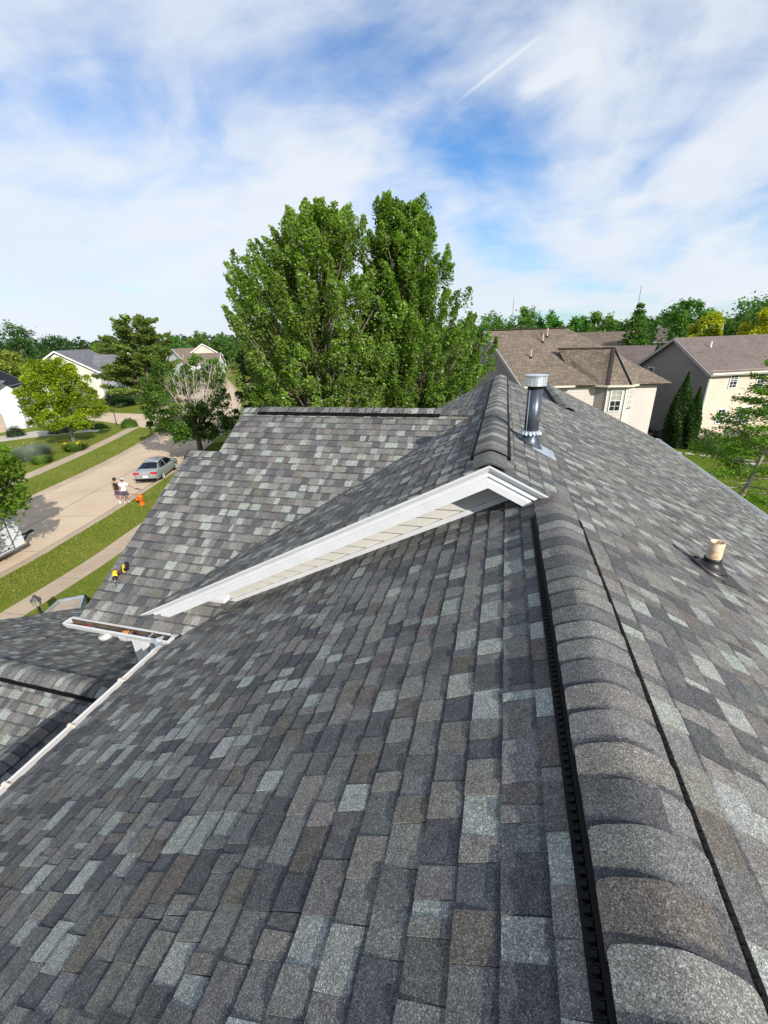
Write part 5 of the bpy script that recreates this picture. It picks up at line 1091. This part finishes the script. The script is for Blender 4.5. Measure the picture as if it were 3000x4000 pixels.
# people: skin-modifier bodies with clothes as separate shells
def skin_mesh(name, nodes, edges, mat, parent, sub=1):
    me = bpy.data.meshes.new(name); me.from_pydata([n[0] for n in nodes], edges, []); o = bpy.data.objects.new(name, me); link(o, parent); me.materials.append(mat)
    md = o.modifiers.new('skin', 'SKIN'); md.use_smooth_shade = True
    for i, n in enumerate(nodes):
        sv = me.skin_vertices[0].data[i]; sv.radius = n[1] if hasattr(n[1], '__len__') else (n[1], n[1]); sv.use_root = (i == 0)
    s = o.modifiers.new('sub', 'SUBSURF'); s.levels = sub+1; s.render_levels = sub+1
    return o
def person(loc, ang, label, skin, top_m, short_m, hair_m, shoe_m, pose, sleeves, hat=None, sock=None):
    e = empty('person', loc, label, 'person'); ca, sa = math.cos(ang), math.sin(ang)
    T = lambda p: (loc[0]+p[0]*ca-p[1]*sa, loc[1]+p[0]*sa+p[1]*ca, loc[2]+p[2])     # x forward, y left
    P = pose; B = {}
    nodes = [('pelvis', (P['lean'] * .0, 0, .93), (.135, .10)), ('waist', (.01+P['lean']*.10, 0, 1.08), (.125, .095)), ('chest', (.02+P['lean']*.26, 0, 1.30), (.155, .11)), ('neck0', (P['lean']*.36, 0, 1.46), (.075, .07)), ('neck', (.01+P['lean']*.42, 0, 1.53), (.052, .052)), ('head', (.03+P['lean']*.50, 0, 1.63), (.085, .095)), ('crown', (.03+P['lean']*.52, 0, 1.72), (.075, .085))]
    ed = [('pelvis', 'waist'), ('waist', 'chest'), ('chest', 'neck0'), ('neck0', 'neck'), ('neck', 'head'), ('head', 'crown')]
    for s, nm in ((1, 'l'), (-1, 'r')):
        k = P[nm+'leg']; nodes += [('hip'+nm, (0, s*.10, .88), (.09, .09)), ('knee'+nm, (k[0], s*.11, .50+k[4]), (.058, .058)), ('calf'+nm, ((k[0]*.6+k[1]*.4)-.01, s*.11, .36+k[4]*.7), (.056, .056)), ('ankle'+nm, (k[1], s*.11, .09+k[3]), (.036, .036)), ('toe'+nm, (k[1]+.16, s*.12, .045+k[3]*.4), (.04, .03))]
        ed += [('pelvis', 'hip'+nm), ('hip'+nm, 'knee'+nm), ('knee'+nm, 'calf'+nm), ('calf'+nm, 'ankle'+nm), ('ankle'+nm, 'toe'+nm)]
        a = P[nm+'arm']; lx = P['lean']*.34; nodes += [('sho'+nm, (lx, s*.185, 1.42), (.062, .062)), ('elb'+nm, (lx+a[0], s*(.23+a[3]), 1.42-.28+a[1]*.5), (.042, .042)), ('wri'+nm, (lx+a[0]+a[2], s*(.25+a[4]), 1.42-.30-.22+a[1]), (.028, .028)), ('hand'+nm, (lx+a[0]+a[2]*1.3, s*(.25+a[4]*1.15), 1.42-.30-.31+a[1]), (.034, .022))]
        ed += [('neck0', 'sho'+nm), ('sho'+nm, 'elb'+nm), ('elb'+nm, 'wri'+nm), ('wri'+nm, 'hand'+nm)]
        for q in range(4): nodes.append((f'f{q}{nm}', (lx+a[0]+a[2]*1.3+.03+.012*q-.02, s*(.25+a[4]*1.2)+(q-1.5)*.018, 1.42-.30-.39+a[1]-(.0 if q in (1, 2) else -.012)), (.009, .009))); ed.append(('hand'+nm, f'f{q}{nm}'))
        nodes.append(('th'+nm, (lx+a[0]+a[2]*1.3+.055, s*(.25+a[4]), 1.42-.30-.33+a[1]), (.010, .010))); ed.append(('hand'+nm, 'th'+nm))
    ix = {n[0]: i for i, n in enumerate(nodes)}; pos = {n[0]: n[1] for n in nodes}
    skin_mesh('body', [(T(n[1]), n[2]) for n in nodes], [(ix[a], ix[b]) for a, b in ed], skin, e)
    def shell(name, chain, mat, grow=.025, extra=None):
        nn = []; es = []; seen = {}
        def vid(nm, f=None, to=None, r=None):
            key = (nm, f, to)
            if key in seen: return seen[key]
            p = np.array(pos[nm]);
            if f is not None: p = p*(1-f)+np.array(pos[to])*f
            i = ix[nm]; rad = nodes[i][2] if r is None else r
            nn.append((T(tuple(p)), (rad[0]+grow, rad[1]+grow))); seen[key] = len(nn)-1; return seen[key]
        for a, b in chain: es.append((vid(*a), vid(*b)))
        return skin_mesh(name, nn, es, mat, e)
    c = [(('waist',), ('chest',)), (('waist',), ('pelvis', .35, 'waist')), (('chest',), ('neck0', .2, 'chest'))]
    for nm in 'lr':
        if sleeves: c += [(('neck0', .2, 'chest'), ('sho'+nm,)), (('sho'+nm,), ('sho'+nm, .62, 'elb'+nm, (.055, .055)))]
        else: c += [(('neck0', .2, 'chest'), ('sho'+nm, .35, 'neck0', (.045, .05)))]
    shell('shirt', c, top_m, .022)
    c = []
    for nm in 'lr': c += [(('pelvis',), ('hip'+nm,)), (('hip'+nm,), ('hip'+nm, .55, 'knee'+nm, (.085, .085))), (('hip'+nm, .55, 'knee'+nm, (.085, .085)), ('hip'+nm, .88, 'knee'+nm, (.082, .082)))]
    c += [(('pelvis',), ('pelvis', .4, 'waist'))]; shell('shorts', c, short_m, .018)
    hp = pos['head']; hx = MB(); rings = []
    for (rr, dz, dx) in ((.103, -.03, -.035), (.118, .03, -.018), (.118, .09, -.005), (.085, .135, .0), (.02, .155, .0)): rings.append([T((hp[0]+dx+math.cos(t)*rr*(.9 if math.cos(t) > 0 and dz < .05 else 1.04), hp[1]+math.sin(t)*rr*.92, hp[2]+.03+dz)) for t in np.linspace(0, 2*math.pi, 14, endpoint=False)])
    hx.ring_loft(rings); hx.build('hair', hair_m, e, True)
    if hat is not None:
        h = MB(); h.lathe(T((hp[0], 0, hp[2]+.075)), [(.165, 0), (.165, .012), (.118, .018), (.112, .085), (.085, .11), (.0, .115)], 18); h.build('hat', hat, e, True)
    # face
    fm = MB(); fm.tube([T((hp[0]+.105, 0, hp[2]+.015)), T((hp[0]+.125, 0, hp[2]-.02))], [.010, .015], 6); fm.build('nose', skin, e)
    for s in (-1, 1): MB().lathe(T((hp[0]+.098, s*.033, hp[2]+.025)), [(.011, -.006), (.011, .006)], 8, (ca, sa, 0)).build('eye', M['black_s'], e); MB().lathe(T((hp[0]-.005, s*.095, hp[2]-.005)), [(.012, -.02), (.026, 0), (.012, .018)], 8, (-sa*s, ca*s, 0)).build('ear', skin, e)
    MB().box(T((hp[0]+.098, 0, hp[2]-.05)), (.012, .045, .012), ((ca, sa, 0), (-sa, ca, 0), (0, 0, 1))).build('mouth', m_plain('lip', (.22, .08, .07), .5), e)
    for nm, s in (('l', 1), ('r', -1)):
        a = pos['ankle'+nm]; t_ = pos['toe'+nm]; sh = MB(); sh.ring_loft([[T((a[0]+dx, a[1]+wy, max(.0, a[2]-.09)*.6+z)) for wy, z in ((-w, .0), (-w, h*.6), (-w*.5, h), (w*.5, h), (w, h*.6), (w, 0))] for dx, w, h in ((-.075, .035, .06), (-.05, .042, .09), (.03, .045, .085), (.12, .052, .06), (.19, .045, .045), (.215, .02, .03))]); sh.build('shoe', shoe_m, e, True)
        if sock is not None: MB().tube([T((a[0], a[1], a[2]-.01)), T((a[0], a[1], a[2]+.07))], .046, 8).build('sock', sock, e)
    return e, T, pos
skn = m_plain('skin', (.34, .19, .125), .55, 0, .35, .08); wht = m_plain('white_cotton', (.82, .82, .84), .85); blk = m_plain('black_cotton', (.018, .016, .020), .85); gry = m_plain('slate_cotton', (.075, .075, .095), .85); pur = m_plain('purple_pattern', (.13, .06, .14), .8, 0, .2, .8, 24); hr = m_plain('dark_hair', (.012, .009, .008), .6); shw = m_plain('white_leather', (.75, .74, .72), .6); wal = math.atan2(18, -7)
person((-24.98, 21.55, -.085), wal, 'person in black tank top and purple shorts walking on the street', skn, blk, pur, hr, shw, {'lean': .05, 'lleg': (.16, .20, 0, 0, 0.02), 'rleg': (.04, -.22, 0, .05, 0.0), 'larm': (.02, 0, .12, 0, 0), 'rarm': (-.05, 0, .10, 0, 0)}, False, None, shw)
e_, T_, p_ = person((-24.35, 21.50, -.085), wal, 'person in white t-shirt, grey shorts and sun hat carrying a dark tool', skn, wht, gry, hr, m_plain('dark_shoe', (.05, .05, .035), .6), {'lean': .22, 'lleg': (.08, -.05, 0, 0, 0.0), 'rleg': (.20, .12, 0, 0, 0.03), 'larm': (.02, 0, .12, 0, 0), 'rarm': (.10, .10, .16, .14, .30)}, True, m_plain('straw_hat', (.50, .46, .40), .8), shw)
hp_ = np.array(T_(p_['handr'])); f_ = np.array([math.cos(wal), math.sin(wal), 0]); s_ = np.array([f_[1], -f_[0], 0])
e = empty('hand_tool', tuple(hp_), 'dark hand tool held out by the person in white', 'tool'); MB().tube([hp_-s_*.10+f_*.02, hp_+s_*.06], .022, 7).build('handle', M['black_s'], e); MB().tube([hp_+s_*.05+np.array([0, 0, .02]), hp_+s_*.22+np.array([0, 0, -.05]), hp_+s_*.42+np.array([0, 0, -.14])], [.05, .045, .015], 7).build('tool_body', m_plain('dark_brown_tool', (.06, .045, .035), .5), e)
# enclosed trailer at the left edge
def trailer():
    e = empty('trailer', (-24.6, 12.6, -.085), 'white enclosed cargo trailer with lettering, cut by the left edge', 'trailer'); d = nrm(np.array([-.62, 4.0, 0.])); s = np.array([d[1], -d[0], 0]); Z = np.array([0, 0, 1.]); fr = np.array([-24.72, 14.35, 0.]); W, L, z0, z1 = 1.9, 4.4, .42, 2.15
    c = fr-d*L/2-s*(W/2-.75); ax = (d, s, Z); pn = m_plain('trailer_white', (.62, .65, .66), .35, 0, .5, .04, 2); tr = m_plain('trailer_trim', (.20, .205, .20), .5, .3)
    b = MB().box(c+Z*(z0+z1)/2, (L, W, z1-z0), ax).build('box_body', pn, e)
    MB().box(c+Z*(z0-.05), (L+.02, W+.03, .10), ax).build('frame_rail', tr, e); MB().box(c+Z*(z1+.02), (L+.04, W+.04, .05), ax).build('roof_rim', tr, e)
    for k in (L/2-.62, L/2-1.55, L/2-2.5): MB().box(c+d*k+s*(W/2+.006)+Z*(z0+z1)/2, (.07, .016, z1-z0), ax).build('side_seam', tr, e)
    MB().box(c+d*(L/2-1.08)+s*(W/2+.006)+Z*(z0+.09), (.93, .016, .05), ax).build('door_sill', tr, e); MB().box(c+d*(L/2-.92)+s*(W/2+.02)+Z*(z0+.15), (.09, .05, .06), ax).build('door_latch', M['black_s'], e); MB().box(c+d*(L/2-.02)+s*(W/2+.02)+Z*(z0+.02), (.10, .05, .06), ax).build('marker_light', m_plain('amber', (.8, .35, .05), .3), e)
    # lettering lines (block capitals, as far as they can be read)
    for k, (txt, sz, zz) in enumerate((('ROOFING', .105, 1.12), ('SIDING', .105, .98), ('GUTTER RE', .12, .83), ('FREE ESTIMATES', .11, .62))):
        cu = bpy.data.curves.new('lettering', 'FONT'); cu.body = txt; cu.size = sz*1.25; cu.align_x = 'CENTER'; cu.extrude = .001
        tmp = bpy.data.objects.new('lettering', cu); COL.objects.link(tmp); bpy.context.view_layer.update(); me = bpy.data.meshes.new_from_object(tmp.evaluated_get(bpy.context.evaluated_depsgraph_get())); bpy.data.objects.remove(tmp); me.materials.clear(); me.materials.append(tr); o = bpy.data.objects.new('lettering', me); COL.objects.link(o); P = c+d*(L/2-1.1)+s*(W/2+.012)+Z*(z0+zz); o.matrix_world = Matrix(((d[0], 0, s[0], P[0]), (d[1], 0, s[1], P[1]), (d[2], 1, s[2], P[2]), (0, 0, 0, 1)))
        mw = o.matrix_world.copy(); me.transform(mw); o.matrix_world = Matrix(); o.parent = b; o.matrix_parent_inverse = Matrix()
    for sd in (-1, 1): w = MB().lathe(c-d*.6+s*sd*(W/2+.06)+Z*.33, [(.2, -.1), (.33, -.09), (.33, .09), (.2, .1)], 18, s).build('wheel', M['rubber'], e); 
    t0 = c+d*L/2+Z*.45; tip = t0+d*1.15
    for sd in (-1, 1): MB().tube([t0+s*sd*.8, tip], .05, 5).build('drawbar', M['black'], e)
    MB().tube([t0+d*.55+Z*-.35, t0+d*.55+Z*.75], .045, 7).build('jack_post', M['black'], e); MB().tube([t0+d*.55+Z*.75, t0+d*.55+Z*.78-s*.02, t0+d*.50-s*.30+Z*.72], .018, 5).build('jack_crank', M['black'], e); MB().box(t0+d*.55+Z*-.41, (.22, .22, .05), ax).build('jack_foot', M['black'], e); MB().tube([tip-d*.1, tip+d*.22+Z*.04, tip+d*.34+Z*-.02], [.07, .08, .05], 7).build('coupler', M['black'], e)
    e2_ = empty('block', tuple(t0+d*.6+Z*-.48), 'grey wooden blocks on the street under the trailer jack', 'block'); MB().box(t0+d*.62+s*.05+Z*-.485, (.55, .30, .09), ax).build('timber', M['stone'], e2_); MB().box(t0+d*.75+s*.18+Z*-.478, (.45, .12, .09), ax).build('timber', M['stone'], e2_)
trailer()
# lamp post, open box, post lantern, shrubs on the far side
def lantern(x, y, H, lab):
    e = empty('lamp_post', (x, y, 0), lab, 'lamp'); MB().tube([(x, y, 0), (x, y, H)], .045, 8).build('post', M['black_s'], e); MB().tube([(x-.16, y, H-.22), (x+.16, y, H-.22)], .018, 6).build('ladder_bar', M['black_s'], e)
    MB().lathe((x, y, H), [(.05, 0), (.10, .02), (.12, .04)], 6).build('lantern_base', M['flash'], e); MB().lathe((x, y, H), [(.115, .04), (.15, .26)], 6, cap0=False, cap1=False).build('lantern_glass', m_plain('smoked_glass', (.30, .29, .20), .12, 0, .6, .25, 9), e)
    for k in range(6):
        a = k*math.pi/3+.2; MB().tube([(x+math.cos(a)*.118, y+math.sin(a)*.118, H+.04), (x+math.cos(a)*.153, y+math.sin(a)*.153, H+.26)], .008, 4).build('lantern_bar', M['black_s'], e)
    MB().lathe((x, y, H), [(.185, .25), (.17, .28), (.10, .36), (.055, .40), (.06, .43), (.05, .46), (.0, .48)], 6).build('lantern_roof', m_plain('pewter', (.10, .095, .09), .4, .5), e)
lantern(-15.75, 9.12, 1.33, 'black post lantern with smoky panes above the lower roof edge')
e = empty('open_box', (-13.9, 8.6, 0), 'open-topped box with a pale grey metal rim beyond the lower roof', 'box')
ra, rb_, rc_, rd_ = [np.array(p) for p in ((-14.2, 8.87, 1.96), (-13.80, 9.42, 1.84), (-13.05, 8.55, 1.84), (-13.75, 7.65, 1.96))]
for a, b in ((ra, rb_), (rb_, rc_), (rc_, rd_), (rd_, ra)): beam(e, a, b, .07, .06, M['flash'], 'rim')
for a, b in ((ra, rb_), (rb_, rc_), (rc_, rd_), (rd_, ra)): MB().add([a, b, b*np.array([1, 1, 0])+[0, 0, .2], a*np.array([1, 1, 0])+[0, 0, .2]], [(0, 1, 2, 3)]).build('side_panel', M['flash'], e)
MB().add([p-np.array([0, 0, .07]) for p in (ra, rb_, rc_, rd_)], [(0, 1, 2, 3)]).build('inner_board', m_plain('brown_board', (.36, .29, .23), .8, 0, .2, .2, 4), e)
MB().tube([rb_+np.array([.03, .02, .03]), rb_+np.array([.10, .05, -.12]), rb_+np.array([.08, .05, -.4])], [.035, .045, .03], 6).build('strap', M['black'], e)
e = empty('post_light', (-49.6, 45.6, 0), 'thin black yard light post beside the driveway across the street', 'lamp'); MB().tube([(-49.6, 45.6, 0), (-49.6, 45.6, 2.1)], .05, 7).build('post', M['black_s'], e); MB().tube([(-49.6, 45.6, 2.1), (-49.9, 45.45, 2.15)], [.05, .09], 7).build('lamp_head', M['black_s'], e)
shrub(-46.9, 45.0, 1.05, 1.15, 321, (.055, .105, .012), 'clipped round green shrub beside the driveway entrance', n=4000); shrub(-48.2, 45.6, .5, .7, 322, (.09, .12, .02), 'small shrub with yellow flowers beside the round shrub', yel=.35, n=900)
shrub(-50.4, 43.6, .95, .7, 323, (.06, .12, .02), 'low grey-green shrub right of the maple trunk', n=2200); shrub(-52.4, 43.2, .95, .75, 324, (.05, .10, .02), 'low green shrub nearer the maple trunk', n=2200)
shrub(-57.5, 38.2, 1.0, 1.3, 325, (.018, .035, .010), 'dark clipped shrub by the white house porch'); shrub(-53.5, 41.0, 1.6, 1.2, 326, (.018, .038, .010), 'dark hedge mound behind the maple trunk', n=3500)
shrub(-66, 63, 2.2, 1.8, 327, (.03, .065, .012), 'green hedge mound in front of the white house', n=3500, size=.2); shrub(-69.5, 64.5, 1.8, 2.3, 328, (.05, .055, .02), 'brownish shrub at the white house corner', n=3000, size=.2)
def tuft(x, y, R, H, seed, col, lab, yel=0, n=1800, name='ornamental_grass', cat='plant'):
    rn = np.random.default_rng(seed); a = rn.uniform(0, 2*np.pi, n); q = np.sqrt(rn.random(n))*R*.5; b = np.c_[x+np.cos(a)*q, y+np.sin(a)*q*1.0, np.full(n, .03)]; hh = H*rn.uniform(.55, 1.1, n); tip = b+np.c_[np.cos(a)*R*.6*rn.random(n), np.sin(a)*R*.6*rn.random(n), hh]; w = rn.uniform(.012, .03, n); sd = np.c_[-np.sin(a)*w, np.cos(a)*w, np.zeros(n)]
    e = empty(name, (x, y, 0), lab, cat); fast_quads('blades', np.stack([b-sd, b+sd, tip], 1), leaf_cols(n, seed, col, .25), M['blade'], e, 3)
    if yel: P = tip[rn.integers(0, n, yel)]+[0, 0, .05]; fast_quads('flowers', leaf_faces(P, .2, seed), leaf_cols(yel, seed, (.75, .55, .03), .1), M['leaf'], e)
tuft(-43.4, 29.6, 2.2, 1.3, 331, (.17, .21, .16), 'grey-green feathery ornamental grass clump across the street', n=3500)
tuft(-41.0, 28.6, 1.2, .7, 332, (.10, .18, .03), 'light green leafy perennial clump at the sidewalk edge'); tuft(-42.3, 33.2, 1.6, .85, 333, (.07, .13, .02), 'daylily clump with yellow flowers by the far sidewalk', yel=40); tuft(-45.6, 31.4, 1.2, 1.1, 334, (.10, .15, .05), 'pale flowering clump behind the ornamental grass', yel=14)

# ------------------------------------------------------------------ tools left on the roof and in the gutter
Cn = nrm((0, -.583, 1)); Cu = nrm((0, 1, .583)); Cx = np.array([1., 0, 0])
def driver():
    o = np.array([-5.16, 4.055, 6.93]); t = np.array([-5.06, 4.205, 7.015]); e = empty('impact_driver', tuple(o), 'yellow and black cordless driver lying on the roof edge', 'power tool'); yl = m_plain('tool_yellow', (.80, .47, .012), .4, 0, .45, .06); n = Cn
    hd_ = nrm(t-o); sd_ = nrm(np.cross(n, hd_)); fwd = nrm(-Cu*.80+Cx*.55)   # motor axis, bit downhill
    MB().lathe(o+n*.040, [(.026, -.075), (.036, -.065), (.038, -.01), (.036, .04)], 14, fwd).build('motor_housing', yl, e, True); MB().lathe(o+n*.040, [(.037, .038), (.034, .06), (.022, .085), (.014, .095)], 14, fwd).build('nose_cone', M['black_s'], e, True); MB().lathe(o+n*.040, [(.036, -.078), (.036, -.066), (.02, -.082)], 12, fwd).build('motor_cap', M['black_s'], e); MB().tube([o+n*.038+fwd*.09, o+n*.034+fwd*.115], .009, 7).build('collet', M['galv'], e); MB().tube([o+n*.034+fwd*.11, o+n*.012+fwd*.205], .0045, 6).build('driver_bit', M['black_s'], e)
    MB().tube([o+n*.035+hd_*.02, o+n*.030+hd_*.07, o+n*.030+hd_*.13], [.024, .021, .023], 9).build('grip', M['black_s'], e, True); MB().box(o+n*.032+hd_*.045+fwd*.026, (.02, .02, .025), (hd_, fwd, n)).build('trigger', M['black_s'], e)
    b = o+n*.034+hd_*.155; MB().box(b-hd_*.012, (.020, .115, .062), (hd_, fwd, n)).build('foot', yl, e); MB().box(b+hd_*.022, (.052, .118, .066), (hd_, fwd, n)).build('battery', M['black_s'], e); MB().box(b+hd_*.004+n*.034, (.022, .06, .004), (hd_, fwd, n)).build('battery_label', yl, e); MB().box(b-hd_*.012-fwd*.065+n*.01, (.03, .012, .03), (hd_, fwd, n)).build('belt_clip', M['galv'], e)
driver()
gz = 6.595-.105
e = empty('pliers', (-5.15, 3.42, gz), 'red-handled snips lying in the short gutter', 'tool'); rd = m_plain('tool_red', (.62, .012, .012), .35, 0, .5, .05)
for s in (-1, 1): MB().tube([(-5.26, 3.425+s*.022, gz+.025), (-5.16, 3.425+s*.024, gz+.03), (-5.08, 3.425+s*.006, gz+.03)], [.010, .011, .008], 7).build('handle', rd, e, True)
MB().tube([(-5.09, 3.425, gz+.03), (-5.03, 3.42, gz+.032), (-4.97, 3.415, gz+.03)], [.012, .017, .005], 7).build('jaw', M['galv'], e); MB().lathe((-5.045, 3.42, gz+.04), [(.013, 0), (.013, .012)], 10).build('pivot', m_plain('brass', (.55, .38, .12), .35, .7), e)
e = empty('sealant_can', (-4.45, 3.42, gz+.03), 'orange and black can lying in the short gutter', 'can'); og = m_plain('can_orange', (.75, .26, .03), .35, 0, .5, .06)
MB().lathe((-4.545, 3.42, gz+.04), [(.036, 0), (.040, .004), (.040, .105), (.040, .106)], 18, (1, .03, 0)).build('can_body', og, e, True); MB().lathe((-4.43, 3.423, gz+.04), [(.041, -.01), (.041, .045), (.036, .055), (.030, .06)], 18, (1, .03, 0)).build('can_cap', M['black_s'], e, True); MB().lathe((-4.412, 3.4235, gz+.04), [(.0415, 0), (.0415, .012)], 18, (1, .03, 0)).build('cap_ring', og, e); MB().box((-4.50, 3.382, gz+.052), (.085, .004, .022)).build('can_label', M['black_s'], e)
e = empty('ribbed_dome', (-4.83, 3.36, 6.40), 'white ribbed half-dome hanging just below the short gutter', 'cover'); MB().lathe((-4.83, 3.40, 6.475), [(.085, 0), (.080, -.03), (.055, -.058), (.0, -.07)], 20).build('shell', M['vinyl'], e, True)
for k in range(12): a = k*math.pi/6; MB().tube([(-4.83+math.cos(a)*.085, 3.40+math.sin(a)*.085, 6.472), (-4.83+math.cos(a)*.077, 3.40+math.sin(a)*.077, 6.44), (-4.83+math.cos(a)*.05, 3.40+math.sin(a)*.05, 6.416)], .005, 4).build('rib', M['vinyl'], e)
